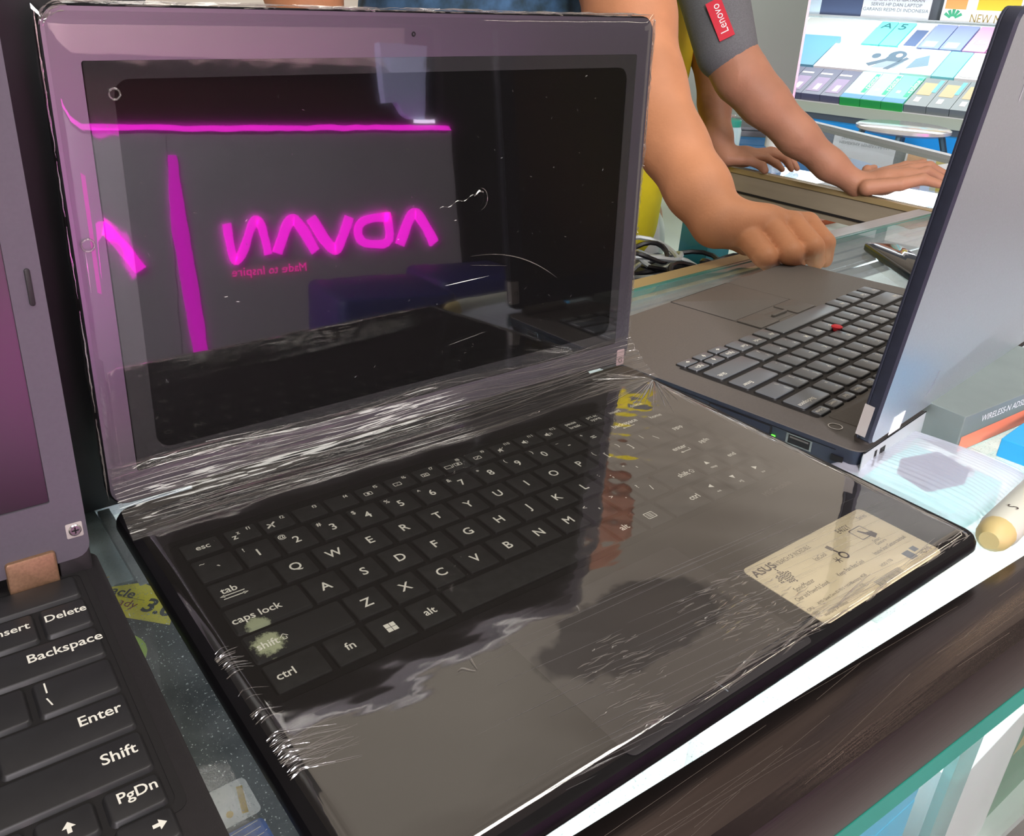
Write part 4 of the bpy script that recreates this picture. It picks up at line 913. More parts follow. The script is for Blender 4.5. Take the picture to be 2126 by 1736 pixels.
for i, (x, y, c) in enumerate(((1240, 850, (160, 190, 196)), (1290, 900, (110, 80, 84)), (1340, 820, (210, 216, 214)))):
    t = thing('jar', ('teal-lidded', 'brown', 'clear')[i] + ' small jar standing on the second counter between the arms', 'jar', (x, y, 0))
    bm = bmesh.new(); loft(bm, [[(r * math.cos(a), r * math.sin(a), z) for a in np.arange(0, 6.28, .4)] for r, z in ((16, 0), (20, 3), (20, 34), (17, 40))]); obj('body', bm, mat('jar_glass', c, .1, spec=.9), t)
    bm = bmesh.new(); loft(bm, [[(r * math.cos(a), r * math.sin(a), z) for a in np.arange(0, 6.28, .4)] for r, z in ((18, 40), (18, 50), (16, 52))]); obj('lid', bm, M['teal'] if i == 0 else M['steel'], t)

# low shelf with cables between the counters
LS = thing('low_cabinet', 'low teal cabinet in the aisle between the two counters, under the tangled cords', 'cabinet', (0, 0, 0))
bm = bmesh.new(); box(bm, 860, 1060, 560, 820, -950, -170); obj('carcass', bm, mat('teal_cabinet', (40, 120, 140), .5), LS, sm=False)
bm = bmesh.new(); box(bm, 856, 1064, 556, 824, -170, -160); obj('top', bm, mat('cabinet_top', (60, 64, 84), .5), LS, sm=False)
rc = random.Random(5)
for k in range(9):
    bm = bmesh.new(); cx, cy_, R = rc.uniform(900, 1010), rc.uniform(600, 760), rc.uniform(28, 60)
    tube(bm, [(cx + R * math.cos(a) * 1.2, cy_ + R * math.sin(a), -150 + k * 5 + 8 * math.sin(a * 2 + k)) for a in np.arange(0, 6.28, .3)], 4, 6, closed=True)
    tag(obj('cord', bm, M['cord'] if k % 3 else M['b_rear']), 'loop in the tangle of cords on the low teal cabinet behind the near fist', 'cord', 'tangled cords on the low cabinet')

# ---------------------------------------------------------------- people
def nets(prims, fine, lo, hi, df, dc, k):
    """surface nets over a blended set of round cones; fine = boxes that get the small step"""
    ax = []
    for d in range(3):
        a = [lo[d]]
        while a[-1] < hi[d]:
            x = a[-1]; st = dc
            for f in fine:
                if f[d] - dc * 1.5 <= x <= f[3 + d]: st = df
            a.append(x + st)
        ax.append(np.array(a))
    X, Y, Z = ax; F = np.full((len(X), len(Y), len(Z)), 1e3)
    for p in prims:
        a = np.array(p[0][:3], float); b = np.array(p[1][:3], float); ra, rb = p[0][3], p[1][3]; kk = p[2] if len(p) > 2 else k
        m = max(ra, rb) + kk + dc * 2.5
        s = []
        for d, A_ in enumerate(ax):
            s.append(slice(max(np.searchsorted(A_, min(a[d], b[d]) - m) - 1, 0), np.searchsorted(A_, max(a[d], b[d]) + m) + 1))
        gx, gy_, gz = np.meshgrid(X[s[0]], Y[s[1]], Z[s[2]], indexing='ij')
        ab = b - a; L2 = max(ab @ ab, 1e-9)
        t = np.clip(((gx - a[0]) * ab[0] + (gy_ - a[1]) * ab[1] + (gz - a[2]) * ab[2]) / L2, 0, 1)
        t2 = t
        d_ = np.sqrt((gx - a[0] - t * ab[0]) ** 2 + (gy_ - a[1] - t * ab[1]) ** 2 + (gz - a[2] - t * ab[2]) ** 2) - (ra + (rb - ra) * t2)
        o = F[s[0], s[1], s[2]]; h = np.maximum(kk - np.abs(o - d_), 0) / kk
        F[s[0], s[1], s[2]] = np.minimum(o, d_) - h * h * kk * .25
    inn = F < 0
    c = [inn[i:inn.shape[0] - 1 + i, j:inn.shape[1] - 1 + j, l:inn.shape[2] - 1 + l] for i in (0, 1) for j in (0, 1) for l in (0, 1)]
    any_ = np.logical_or.reduce(c); all_ = np.logical_and.reduce(c); act = any_ & ~all_
    idx = np.argwhere(act); vid = -np.ones(act.shape, int); vid[tuple(idx.T)] = np.arange(len(idx))
    acc = np.zeros((len(idx), 3)); cnt = np.zeros(len(idx)); I, J, K_ = idx.T
    co = [(i, j, l) for i in (0, 1) for j in (0, 1) for l in (0, 1)]
    for p in co:
        for q in co:
            if sum(q) - sum(p) == 1 and sum(abs(a - b) for a, b in zip(p, q)) == 1:
                f0 = F[I + p[0], J + p[1], K_ + p[2]]; f1_ = F[I + q[0], J + q[1], K_ + q[2]]; cr = (f0 < 0) != (f1_ < 0)
                t = np.where(cr, f0 / np.where(cr, f0 - f1_, 1), 0)
                P0 = np.stack([X[I + p[0]], Y[J + p[1]], Z[K_ + p[2]]], 1); P1 = np.stack([X[I + q[0]], Y[J + q[1]], Z[K_ + q[2]]], 1)
                acc += np.where(cr[:, None], P0 + t[:, None] * (P1 - P0), 0); cnt += cr
    V = acc / cnt[:, None]; faces = []
    def quads(e, o1, o2, flip):
        w = np.argwhere(e)
        if not len(w): return
        w = w[(w[:, o1] > 0) & (w[:, o2] > 0) & (w[:, o1] < vid.shape[o1]) & (w[:, o2] < vid.shape[o2])]
        w = w[(w < np.array(vid.shape)).all(1)]
        q = []
        for a, b in ((1, 1), (0, 1), (0, 0), (1, 0)):
            ww = w.copy(); ww[:, o1] -= a; ww[:, o2] -= b; q.append(vid[tuple(ww.T)])
        q = np.stack(q, 1); q = q[(q >= 0).all(1)]
        faces.append(q[:, ::-1] if flip else q)
    for d, (o1, o2) in enumerate(((1, 2), (2, 0), (0, 1))):
        sl0 = [slice(None)] * 3; sl1 = [slice(None)] * 3; sl0[d] = slice(0, -1); sl1[d] = slice(1, None)
        a, b = inn[tuple(sl0)], inn[tuple(sl1)]
        quads(a & ~b, o1, o2, False); quads(~a & b, o1, o2, True)
    return V, np.concatenate(faces)
def body(name, prims, fine, df, dc, k, m, parent=None):
    pts = np.array([q[:3] for p in prims for q in p[:2]]); rr_ = max(max(p[0][3], p[1][3]) for p in prims) + 12
    V, Fc = nets(prims, fine, pts.min(0) - rr_, pts.max(0) + rr_, df, dc, k)
    me = bpy.data.meshes.new(name); me.from_pydata((V * S).tolist(), [], Fc.tolist()); me.materials.append(m)
    me.polygons.foreach_set('use_smooth', [True] * len(me.polygons)); me.update()
    o = bpy.data.objects.new(name, me); COL.objects.link(o)
    if parent: o.parent = parent
    md = o.modifiers.new('soften', 'SMOOTH'); md.factor = .5; md.iterations = 2
    return o
def seg(ch, k=None): return [(a, b) if k is None else (a, b, k) for a, b in zip(ch, ch[1:])]
P1_ARM = [(820.6, 853.6, 618.2, 59.4), (693.2, 628.3, 278.9, 49.5), (678.4, 587.4, 220.7, 46.6), (661.4, 537.6, 155.5, 39.4), (652.7, 481.0, 101.4, 32.3), (646.6, 437.4, 67.6, 29.5), (642.1, 403.4, 43.4, 25.1)]
P1_PALM = [(641.4, 402.2, 40.3, 24.1), (659.0, 386.5, 40.0, 20.2), (678.8, 373.0, 41.8, 16.3), (702.0, 361.4, 41.8, 12.6)]
P1_F4 = [(643.8, 396.8, 33.4, 17.3), (653.3, 376.2, 33.3, 13.3), (641.8, 342.7, 20.7, 11.5), (661.4, 344.8, 6.1, 7.5)]
P1_F3 = [(648.5, 395.3, 37.1, 17.3), (674.1, 364.8, 40.3, 13.3), (660.4, 329.2, 26.0, 12.0), (680.5, 332.8, 9.6, 8.0)]
P1_F2 = [(651.2, 395.3, 40.8, 16.4), (695.6, 356.3, 43.7, 12.9), (680.6, 320.0, 31.3, 11.5), (699.9, 323.8, 11.7, 8.0)]
P1_F1 = [(657.0, 397.0, 41.7, 15.5), (716.2, 351.4, 42.5, 11.6), (704.2, 321.9, 31.6, 10.3), (715.6, 324.4, 11.7, 7.7)]
P1_TH = [(650.3, 401.3, 30.5, 12.6), (671.1, 385.4, 19.3, 10.7), (693.6, 371.9, 14.8, 8.8), (710.9, 360.9, 12.8, 7.4)]
P2_UP = [(1065.7, 897.9, 514.1, 53.2), (1008.1, 759.8, 280.4, 42.6), (989.0, 691.8, 178.7, 35.2)]
P2_ARM = [(989.7, 693.0, 181.8, 35.2), (999.2, 666.4, 145.5, 35.2), (1017.2, 637.2, 115.7, 31.8), (1046.0, 592.8, 72.4, 25.7), (1075.0, 552.8, 37.6, 19.6), (1100.4, 521.6, 14.4, 16.2)]
P2_PALM = [(1104.0, 518.4, 13.3, 14.9), (1127.6, 498.0, 19.9, 16.2), (1156.6, 481.2, 28.0, 13.5)]
P2_F1 = [(1091.8, 500.6, 13.9, 11.3), (1120.8, 470.6, 22.5, 9.2), (1141.1, 453.4, 30.6, 7.9), (1156.4, 435.5, 25.5, 5.9)]
P2_F2 = [(1113.1, 514.0, 17.4, 11.5), (1151.2, 478.2, 27.7, 8.7), (1172.6, 464.6, 36.5, 7.4), (1191.1, 442.0, 24.5, 5.3)]
P2_F3 = [(1128.7, 523.4, 18.3, 11.0), (1181.8, 492.7, 33.3, 8.2), (1205.1, 478.6, 38.8, 6.8), (1225.5, 456.5, 25.5, 5.5)]
P2_F4 = [(1143.8, 531.8, 16.8, 10.4), (1200.6, 509.8, 32.9, 7.7), (1225.6, 499.2, 37.0, 6.3), (1245.1, 481.7, 26.1, 4.9)]
P2_THB = [(1136.7, 533.4, 10.2, 9.7), (1161.1, 544.2, 25.6, 5.6), (1180.2, 544.4, 26.8, 4.9)]
P2_LARM = [(1254.8, 1067.5, 558.5, 57.9), (1167.2, 909.6, 285.2, 39.8), (1125.8, 829.7, 163.8, 28.0), (1096.4, 780.0, 92.1, 24.5), (1075.3, 746.3, 46.0, 19.6), (1069.6, 726.7, 22.1, 15.8)]
P2_LPALM = [(1070.4, 725.1, 20.1, 15.8), (1094.9, 707.8, 21.3, 14.3), (1123.8, 693.6, 21.6, 12.0)]
P2_LTH = [(1064.1, 715.3, 18.5, 10.4), (1082.2, 689.0, 19.5, 7.4), (1092.3, 671.4, 13.1, 6.6), (1091.9, 664.8, 7.7, 5.9)]
P2_LF1 = [(1092.3, 710.7, 23.2, 9.0), (1131.1, 686.6, 26.0, 7.5), (1146.5, 670.3, 21.7, 6.8), (1149.0, 657.3, 6.0, 4.5)]
P2_LF2 = [(1105.3, 720.1, 20.7, 9.1), (1149.2, 695.1, 26.3, 7.6), (1169.6, 677.4, 21.1, 6.1), (1173.2, 663.1, 4.5, 4.6)]
P2_LF3 = [(1083.1, 703.7, 22.8, 8.9), (1111.3, 680.3, 22.6, 6.7), (1122.8, 667.8, 15.0, 5.9), (1126.5, 658.4, 7.6, 4.5)]
P2_LF4 = [(1116.7, 728.2, 18.5, 8.4), (1160.8, 707.5, 25.0, 6.9), (1180.6, 693.8, 21.3, 5.4), (1188.2, 679.4, 4.9, 3.9)]
FX0, FY0, FX1, FY1 = 1050, 643, 1202, 742
TABQ = [(959.9, 663.7, 202.5), (959.6, 695.8, 246.4)]
# near person: leaning from behind the counter, fist on the rear edge
P1 = thing('person', 'person in dark teal top, tan forearm and fist on the near counter rear edge', 'person', (560, 800, -950))
off = Vector((560, 800, -950))
def rel(pr): return [tuple((q[0] - off.x, q[1] - off.y, q[2] - off.z, q[3]) if isinstance(q, tuple) and len(q) == 4 else q for q in p) for p in pr]
SH = (790, 800, 560, 58)
P1_ARM = [SH] + P1_ARM[1:]
hand1 = seg(P1_PALM, 14) + seg(P1_F4, 1.2) + seg(P1_F3, 1.2) + seg(P1_F2, 1.2) + seg(P1_F1, 1.2) + seg(P1_TH, 8)
torso1 = seg([(645, 850, -40, 130), (645, 830, 200, 125), (645, 800, 430, 130)], 40) + [((515, 800, 530, 70), (775, 800, 530, 70), 40), ((645, 800, 560, 58), (645, 880, 690, 52), 30), ((645, 890, 750, 78), (645, 885, 810, 82), 30), ((645, 808, 755, 10), (645, 802, 745, 12), 14)] \
    + seg([(565, 860, -60, 100), (555, 850, -480, 70), (555, 860, -860, 48)], 30) + seg([(725, 860, -60, 100), (735, 850, -480, 70), (735, 860, -860, 48)], 30) \
    + seg([(485, 800, 520, 60), (415, 860, 260, 46), (415, 790, 40, 36)], 25) + [((555, 850, -905, 44), (555, 740, -918, 32), 20), ((735, 850, -905, 44), (735, 740, -918, 32), 20), ((415, 780, 20, 30), (420, 750, -50, 26), 14)]
b1 = body('body', rel(seg(P1_ARM, 20) + torso1) + rel(hand1), [(590 - off.x, 300 - off.y, -10 - off.z, 740 - off.x, 450 - off.y, 110 - off.z)], 2.4, 11, 20, M['skin1'], P1)
body('shirt', rel([(tuple(a[:3]) + (a[3] + 14,), tuple(b[:3]) + (b[3] + 14,), 40) for a, b, *_ in torso1[:3]] + [((790, 800, 560, 74), (735, 700, 400, 70), 30), ((735, 700, 400, 70), (704, 655, 318, 68), 30), ((485, 800, 520, 74), (435, 850, 360, 64), 30), torso1[2][:2] and ((515, 800, 530, 84), (775, 800, 530, 84), 40)]), [], 9, 12, 30, M['shirt_teal'], P1)
body('trousers', rel([((565, 860, -70, 116), (555, 850, -480, 84), 30), ((555, 850, -480, 84), (555, 860, -850, 66), 30), ((725, 860, -70, 116), (735, 850, -480, 84), 30), ((735, 850, -480, 84), (735, 860, -850, 66), 30), ((645, 850, -60, 134), (645, 850, -50, 134), 40)]), [], 12, 14, 30, M['jeans'], P1)
body('hair', rel([((645, 905, 790, 84), (645, 915, 830, 84), 30)]), [], 8, 8, 20, M['hair'], P1)

P2 = thing('person', 'person in yellow shirt with grey sleeves, both hands on the second counter', 'person', (1020, 950, -950))
off = Vector((1020, 950, -950))
hs = Matrix.Identity(3)
torso2 = seg([(1010, 960, -120, 118), (1010, 950, 150, 118), (1020, 950, 400, 122)], 40) + [((930, 960, 500, 66), (1120, 930, 500, 66), 40), ((1020, 940, 540, 56), (1030, 900, 660, 52), 30), ((1035, 880, 720, 78), (1035, 875, 780, 82), 30), ((1060, 800, 725, 10), (1062, 796, 715, 12), 14)] \
    + seg([(950, 970, -140, 96), (950, 960, -500, 68), (950, 970, -860, 48)], 30) + seg([(1080, 960, -140, 96), (1090, 950, -500, 68), (1090, 960, -860, 48)], 30) + [((950, 960, -905, 42), (975, 850, -918, 32), 20), ((1090, 950, -905, 42), (1115, 840, -918, 32), 20)]
P2_UP = [(1105, 930, 500, 56)] + P2_UP[1:]
P2_LARM = [(1150, 960, 500, 50)] + P2_LARM[1:]
hand2 = seg(P2_PALM, 12) + seg(P2_F1, 3) + seg(P2_F2, 3) + seg(P2_F3, 3) + seg(P2_F4, 3) + seg(P2_THB, 5)
hand3 = seg(P2_LPALM, 10) + seg(P2_LTH, 4) + seg(P2_LF1, 3) + seg(P2_LF2, 3) + seg(P2_LF3, 3) + seg(P2_LF4, 3)
b2 = body('body', rel(torso2 + seg(P2_UP, 20) + seg(P2_ARM, 16) + seg(P2_LARM, 14) + hand2 + hand3), [(1075 - off.x, 425 - off.y, -6 - off.z, 1255 - off.x, 560 - off.y, 64 - off.z), (FX0 - off.x, FY0 - off.y, -6 - off.z, FX1 - off.x, FY1 - off.y, 64 - off.z)], 2.2, 10, 16, M['skin2'], P2)
body('shirt', rel([(tuple(a[:3]) + (a[3] + 14,), tuple(b[:3]) + (b[3] + 14,), 40) for a, b, *_ in torso2[:3]]), [], 9, 11, 30, M['shirt_yellow'], P2)
body('trousers', rel([((950, 970, -170, 104), (950, 960, -500, 82), 30), ((950, 960, -500, 82), (950, 970, -850, 64), 30), ((1080, 960, -170, 104), (1090, 950, -500, 82), 30), ((1090, 950, -500, 82), (1090, 960, -850, 64), 30), ((1015, 960, -160, 122), (1015, 960, -120, 120), 40)]), [], 10, 13, 30, M['trousers'], P2)
def sleeve(ch, g, name='sleeve'):
    o = body(name, rel([(tuple(a[:3]) + (a[3] + g,), tuple(b[:3]) + (b[3] + g,), 12) for a, b in zip(ch, ch[1:])]), [], 5, 6, 12, M['shirt_grey'], P2); return o
sleeve(P2_UP, 7); sleeve([P2_LARM[0], P2_LARM[1], tuple((np.array(P2_LARM[1]) * .75 + np.array(P2_LARM[2]) * .25).tolist())], 7)
body('hair', rel([((1030, 895, 765, 84), (1030, 900, 800, 84), 30)]), [], 8, 8, 20, M['hair'], P2)
# red tab with its lettering, lying on the right sleeve
tb = [Vector(v) for v in TABQ]
bm = bmesh.new(); ex_ = (tb[1] - tb[0]).normalized(); nn_ = (cam.location / S - tb[0]).normalized(); ey_ = nn_.cross(ex_).normalized(); nn_ = ex_.cross(ey_)
mt_ = Matrix.Translation(tb[0] - off) @ Matrix(((ex_.x, ey_.x, nn_.x, 0), (ex_.y, ey_.y, nn_.y, 0), (ex_.z, ey_.z, nn_.z, 0), (0, 0, 0, 1)))
LT = (tb[1] - tb[0]).length
box(bm, -2, LT, -2.5, 18.5, -1.2, 0); text(bm, 'Lenovo', LT / 2, 8, .4, 15.5, 1, sx=.92); o_ = lobj('sleeve_tab', bm, [M['tabred'], M['white']], P2, mt_, sm=False); o_['label'] = 'red tab with white lettering on the grey sleeve'

# ---------------------------------------------------------------- far display with phone boxes, stool, posters
a1 = Vector((2663, 1636, -60)); uu = Vector((.1712, -.9852, 0)); mm3 = Vector((.9852, .1712, 0)); sl3 = math.radians(25)
vv = mm3 * math.cos(sl3) + Vector((0, 0, math.sin(sl3))); nn3 = uu.cross(vv)
if nn3.z < 0: nn3 = -nn3
RS = Matrix(((uu.x, vv.x, nn3.x), (uu.y, vv.y, nn3.y), (uu.z, vv.z, nn3.z)))
RV = Matrix(((uu.x, mm3.x, 0), (uu.y, mm3.y, 0), (0, 0, 1)))
def upt(u, v, w=0): return a1 + uu * u + vv * v + nn3 * w
FC = thing('display_case', 'brightly lit glass case full of phone boxes in the background', 'display case', a1, RV)
# local frame of RV: x along, y away, z up (z is left-handed guard)
def fcp(name, x0, x1, y0, y1, z0, z1, m, lab=None):
    b = bmesh.new(); box(b, x0, x1, y0, y1, z0, z1); bmesh.ops.recalc_face_normals(b, faces=b.faces); o = obj(name, b, m, FC, sm=False)
    if lab: o['label'] = lab
    return o
fcp('lip', -260, 900, -6, 4, -34, -2, mat('pale_green_lip', (170, 186, 168), .5), 'pale lip under the boxes'); fcp('dark_band', -260, 900, 0, 20, -60, -34, mat('dark_band', (74, 86, 92), .5))
fcp('blue_base_panel', -260, 900, -50, 0, -890, -54, M['bluepanel'], 'bright blue base panel')
bm = bmesh.new(); box(bm, -260, 900, -4, 600, -8, -2)
for v in bm.verts: v.co = Vector((v.co.x, v.co.y * math.cos(sl3), v.co.y * math.sin(sl3) + v.co.z))
obj('sloping_shelf', bm, mat('bright_shelf', (225, 235, 235), .5), FC, sm=False)
fcp('top_glass', -330, 900, 560, 640, 252, 258, M['glass']); fcp('top_light', -330, 900, 596, 612, 238, 248, M['led'], 'white light strip under the case top'); fcp('top_frame', -340, 900, 640, 650, -890, 262, M['alu'])
fcp('side_glass', -262, -256, 0, 640, -60, 256, M['glass'])
area('case_lamp', a1 + uu * 200 + mm3 * 250 + Vector((0, 0, 420)), a1 + uu * 200 + mm3 * 200, 900, 200, 4, (.88, .97, 1))
def pbox(u0, u1, v0, v1, h, rgb, label, group, extra=None, mats=()):
    t = thing('phone_box', label, 'box', upt((u0 + u1) / 2, (v0 + v1) / 2), RS, group)
    w, d = (u1 - u0) / 2 - .8, (v1 - v0) / 2 - .8
    b = bmesh.new(); box(b, -w, w, -d, d, 0, h)
    if extra: extra(b, w, d, h)
    bmesh.ops.recalc_face_normals(b, faces=b.faces)
    o = obj('carton_shell', b, [mat('phone_card', rgb, .35)] + list(mats), t, sm=False)
def greenb(b, w, d, h):
    box(b, -w, w, -d - 3, -d, -24, h, 1); box(b, -w, w, -d - .2, -d + 26, h, h + .6, 3); box(b, w - 16, w - 3, -d + 40, d - 10, h, h + .5, 2); text(b, 'realme', w - 9, 20, h + .8, 30, 4, 90); box(b, -14, -2, -d + 58, -d + 74, h, h + .6, 4)
GM = [mat('green_face', (44, 170, 84), .5), mat('green_side', (30, 200, 150), .5), mat('blue_face', (90, 160, 222), .5), M['white']]
for i in range(3): pbox(124 + 66 * i, 190 + 66 * i, 4, 178, 26, ((176, 214, 218), (166, 216, 214), (110, 224, 190))[i], ('pale mint phone box beside the dark ones', 'middle mint phone box of the bottom row', 'brightest green phone box of the bottom row')[i], 'green phone boxes', greenb, GM)
def darkp(b, w, d, h): box(b, -w + 6, w - 14, -d + 20, d - 60, h, h + .6, 1); box(b, -w + 4, w - 20, d - 40, d - 30, h, h + .6, 2); box(b, -8, 8, -d + 30, -d + 70, h, h + .9, 2)
for i in range(4): pbox(-72 + 65 * i - 65 + 0, -72 + 65 * i, 4, 178, 24, (92, 96, 122), 'slate phone box, %s in the left part of the bottom row' % ('leftmost', 'second', 'third', 'last')[i], 'slate phone boxes', darkp, [mat('mauve_print', (150, 130, 170), .4), M['white']])
def photo(b, w, d, h): box(b, -w + 8, w - 16, -20, d - 30, h, h + .6, 1); box(b, -w + 16, 0, -d + 24, -d + 52, h, h + .6, 2); box(b, w - 18, w - 6, 0, d - 10, h, h + .8, 3)
for i in range(5): pbox(324 + 66 * i, 390 + 66 * i, 4, 178, 24, (118, 130, 132), 'grey phone box with a beige picture, %s from the green ones' % ('first', 'second', 'third', 'fourth', 'fifth')[i], 'grey phone boxes', photo, [mat('beige_print', (186, 170, 120), .4), M['white'], mat('aqua_print', (90, 210, 220), .4)])
def wb_(b, w, d, h):
    el = lambda cx, cy, rx, ry, z, mi, n=18: prism(b, [(cx + rx * math.cos(t), cy + ry * math.sin(t)) for t in np.linspace(0, 2 * math.pi, n, endpoint=False)], h, h + z, mi)
    prism(b, [(w - 104, -d + 22), (w - 30, -d + 30), (w - 14, d - 96), (w - 40, d - 74), (w - 78, d - 84)], h, h + .6, 4)     # pale clothes
    prism(b, [(w - 128, -d + 46), (w - 112, -d + 30), (w - 66, d - 92), (w - 80, d - 80)], h, h + .8, 1)                       # dark arm
    prism(b, [(w - 62, -d + 20), (w - 44, -d + 18), (w - 8, d - 70), (w - 20, d - 62)], h, h + .9, 1)
    el(w - 52, d - 54, 28, 32, 1.0, 1); prism(b, [(w - 84, d - 96), (w - 30, d - 96), (w - 26, d - 60), (w - 78, d - 64)], h, h + .9, 1); el(w - 46, d - 54, 10, 14, 1.3, 3); el(w - 116, d - 66, 14, 18, .8, 1); el(w - 150, d - 80, 10, 12, .7, 3)
    prism(b, [(-w + 30, -10), (-w + 42, -18), (-w + 60, 4), (-w + 52, 8)], h, h + .6, 3)
pbox(-52, 236, 186, 356, 26, (250, 252, 252), 'long white panel with a dark-haired figure printed on it', 'white panels', wb_, [mat('dark_print', (80, 104, 122), .5), mat('pale_print', (190, 200, 208), .5), mat('faint_print', (200, 190, 186), .5), mat('grey_blue_print', (140, 158, 172), .5)])
pbox(236, 330, 190, 360, 26, (206, 236, 240), 'pale aqua printed panel right of the long white one', 'white panels', lambda b, w, d, h: prism(b, [(-w + 4, -d + 30), (w - 30, -d + 60), (w - 50, d - 40), (-w + 10, d - 70)], h, h + .6, 1), [mat('slate_print', (110, 140, 156), .5)])
pbox(332, 398, 188, 358, 26, (130, 218, 226), 'aqua phone box in the middle row', 'middle row')
def outl(b, w, d, h): ringslab(b, loop_rr(-w + 8, w - 6, -d + 8, d - 10, 12), loop_rr(-w + 12, w - 10, -d + 12, d - 14, 9), h, h + .8, 1); prism(b, loop_rr(-w + 12, w - 10, -d + 12, d - 14, 9), h, h + .5, 2)
for i in range(3): pbox(400 + 74 * i, 472 + 74 * i, 188, 358, 26, (240, 244, 244), 'white phone box showing a rounded phone outline, %s' % ('nearest the aqua one', 'in the middle', 'farthest right')[i], 'white outline boxes', outl, [mat('outline', (170, 174, 176), .4), mat('phone_grey', (206, 212, 212), .4)])
pbox(-10, 32, 366, 500, 26, (248, 250, 250), 'plain white card left of the aqua A box', 'top row cards')
pbox(34, 92, 366, 540, 26, (116, 226, 222), 'aqua box with a dark letter A', 'top row', lambda b, w, d, h: text(b, 'A', 2, d - 32, h + 1, 56, 1, 0), [mat('teal_ink', (40, 110, 120), .5)])
pbox(94, 152, 366, 540, 26, (120, 230, 226), 'aqua box with a dark figure 5', 'top row', lambda b, w, d, h: text(b, '5', -4, d - 34, h + 1, 60, 1, 0), [mat('teal_ink', (40, 110, 120), .5)])
pbox(156, 216, 366, 540, 26, (240, 250, 252), 'white box with a slate block in the top row', 'top row', lambda b, w, d, h: box(b, -w + 14, w - 4, -d + 6, d - 50, h, h + .6, 1), [mat('slate_ink', (84, 104, 140), .5)])
for i in range(2): pbox(220 + 68 * i, 286 + 68 * i, 366, 540, 26, (136, 154, 200), 'periwinkle phone box, %s of the pair' % ('left', 'right')[i], 'top row', lambda b, w, d, h: box(b, -w + 8, w - 16, -d + 8, -d + 50, h, h + .6, 1), [mat('periwinkle_print', (160, 176, 214), .5)])
for i in range(3): pbox(358 + 70 * i, 426 + 70 * i, 366, 540, 26, (214, 160, 204), 'pink phone box in the top row, %s' % ('beside the periwinkle pair', 'in the middle', 'at the far right')[i], 'top row', lambda b, w, d, h: text(b, '15x', 0, -24, h + 1, 34, 1), [M['white']])
pbox(-250, -60, 200, 420, 20, (104, 160, 186), 'blue-grey carton at the shaded left end of the case', 'left end')
# stool
ST = thing('bar_stool', 'round-seated metal stool in front of the blue panel', 'stool', (2400, 1140, -950))
bm = bmesh.new(); loft(bm, [[(r * math.cos(a), r * math.sin(a), z) for a in np.arange(0, 6.28, .2)] for r, z in ((112, 872), (122, 878), (122, 886), (114, 890))]); obj('seat', bm, mat('pale_seat', (206, 210, 208), .15, metal=.3, spec=.8), ST)
for k in range(4):
    a = math.radians(25 + 90 * k); bm = bmesh.new(); tube(bm, [(98 * math.cos(a), 98 * math.sin(a), 874), (118 * math.cos(a), 118 * math.sin(a), 820), (190 * math.cos(a), 190 * math.sin(a), 0)], 9, 8); obj('leg', bm, mat('stool_leg', (96, 130, 150), .3, metal=.8), ST)
bm = bmesh.new(); tube(bm, [(165 * math.cos(a), 165 * math.sin(a), 300) for a in np.arange(0, 6.28, .2)], 7, 8, closed=True); obj('foot_ring', bm, M['steel'], ST)
# posters behind the case
def poster(name, label, u0, u1, z0, z1, m, extra=None, mats=(), off_=655):
    t = thing(name, label, 'poster', a1 + mm3 * off_ + uu * u0 + Vector((0, 0, 60 + z0)), RV)
    b = bmesh.new(); box(b, 0, u1 - u0, 0, 4, 0, z1 - z0)
    if extra: extra(b, u1 - u0, z1 - z0, Matrix(((1, 0, 0, 0), (0, 0, -1, -1), (0, 1, 0, 0), (0, 0, 0, 1))))
    bmesh.ops.recalc_face_normals(b, faces=[f for f in b.faces if len(f.verts) == 4 and f.material_index == 0]); obj('sheet', b, [m] + list(mats), t, sm=False)
poster('poster', 'pale blue poster edge at the far left above the case', -420, -276, 196, 620, mat('pale_blue_sheet', (196, 220, 236), .5))
poster('poster', 'dark navy display board above the case', -276, -118, 196, 620, mat('navy_sheet', (70, 86, 120), .5))
def ban(b, w, h, m):
    for k, s in enumerate(('MENERIMA PEMBAYARAN', 'SERVIS HP DAN LAPTOP', 'GARANSI RESMI DI INDONESIA')): text(b, s, w / 2, 62 - 18 * k + 6, 0, 17, 1, 0, m=m)
poster('banner', 'white banner with grey lettering above the case', -116, 128, 198, 620, mat('white_sheet', (222, 230, 238), .5), ban, [M['greyink']])
def newm(b, w, h, m):
    poly(b, [(8, 46), (78, 46), (78, 200), (8, 200)], 0, 1, m); poly(b, [(112, 46), (w - 6, 46), (w - 6, 200), (112, 200)], 0, 2, m)
    text(b, 'NEW MI', 150, 18, 0, 42, 4, 0, m=m, sx=.7)
    for a in range(-2, 3): stroke_m(b, 40, 12, 34, a, m)
def stroke_m(b, cx, cy, L, a, m):
    an = math.radians(90 + a * 28); poly(b, [(cx + 10 * math.cos(an + .35), cy + 10 * math.sin(an + .35)), (cx + 10 * math.cos(an - .35), cy + 10 * math.sin(an - .35)), (cx + L * math.cos(an - .16), cy + L * math.sin(an - .16)), (cx + L * math.cos(an + .16), cy + L * math.sin(an + .16))], 0, 3, m)
poster('poster', 'orange and yellow poster with a green leaf badge above the phone boxes', 168, 420, 196, 620, M['white'], newm, [mat('orange_sheet', (236, 170, 100), .5), mat('yellow_sheet', (226, 206, 60), .5), mat('leaf_green', (60, 160, 120), .5), mat('olive_ink', (150, 130, 60), .5)])
bm = bmesh.new(); w0 = a1 + mm3 * 700 + uu * -1800; w1 = a1 + mm3 * 700 + uu * 1800
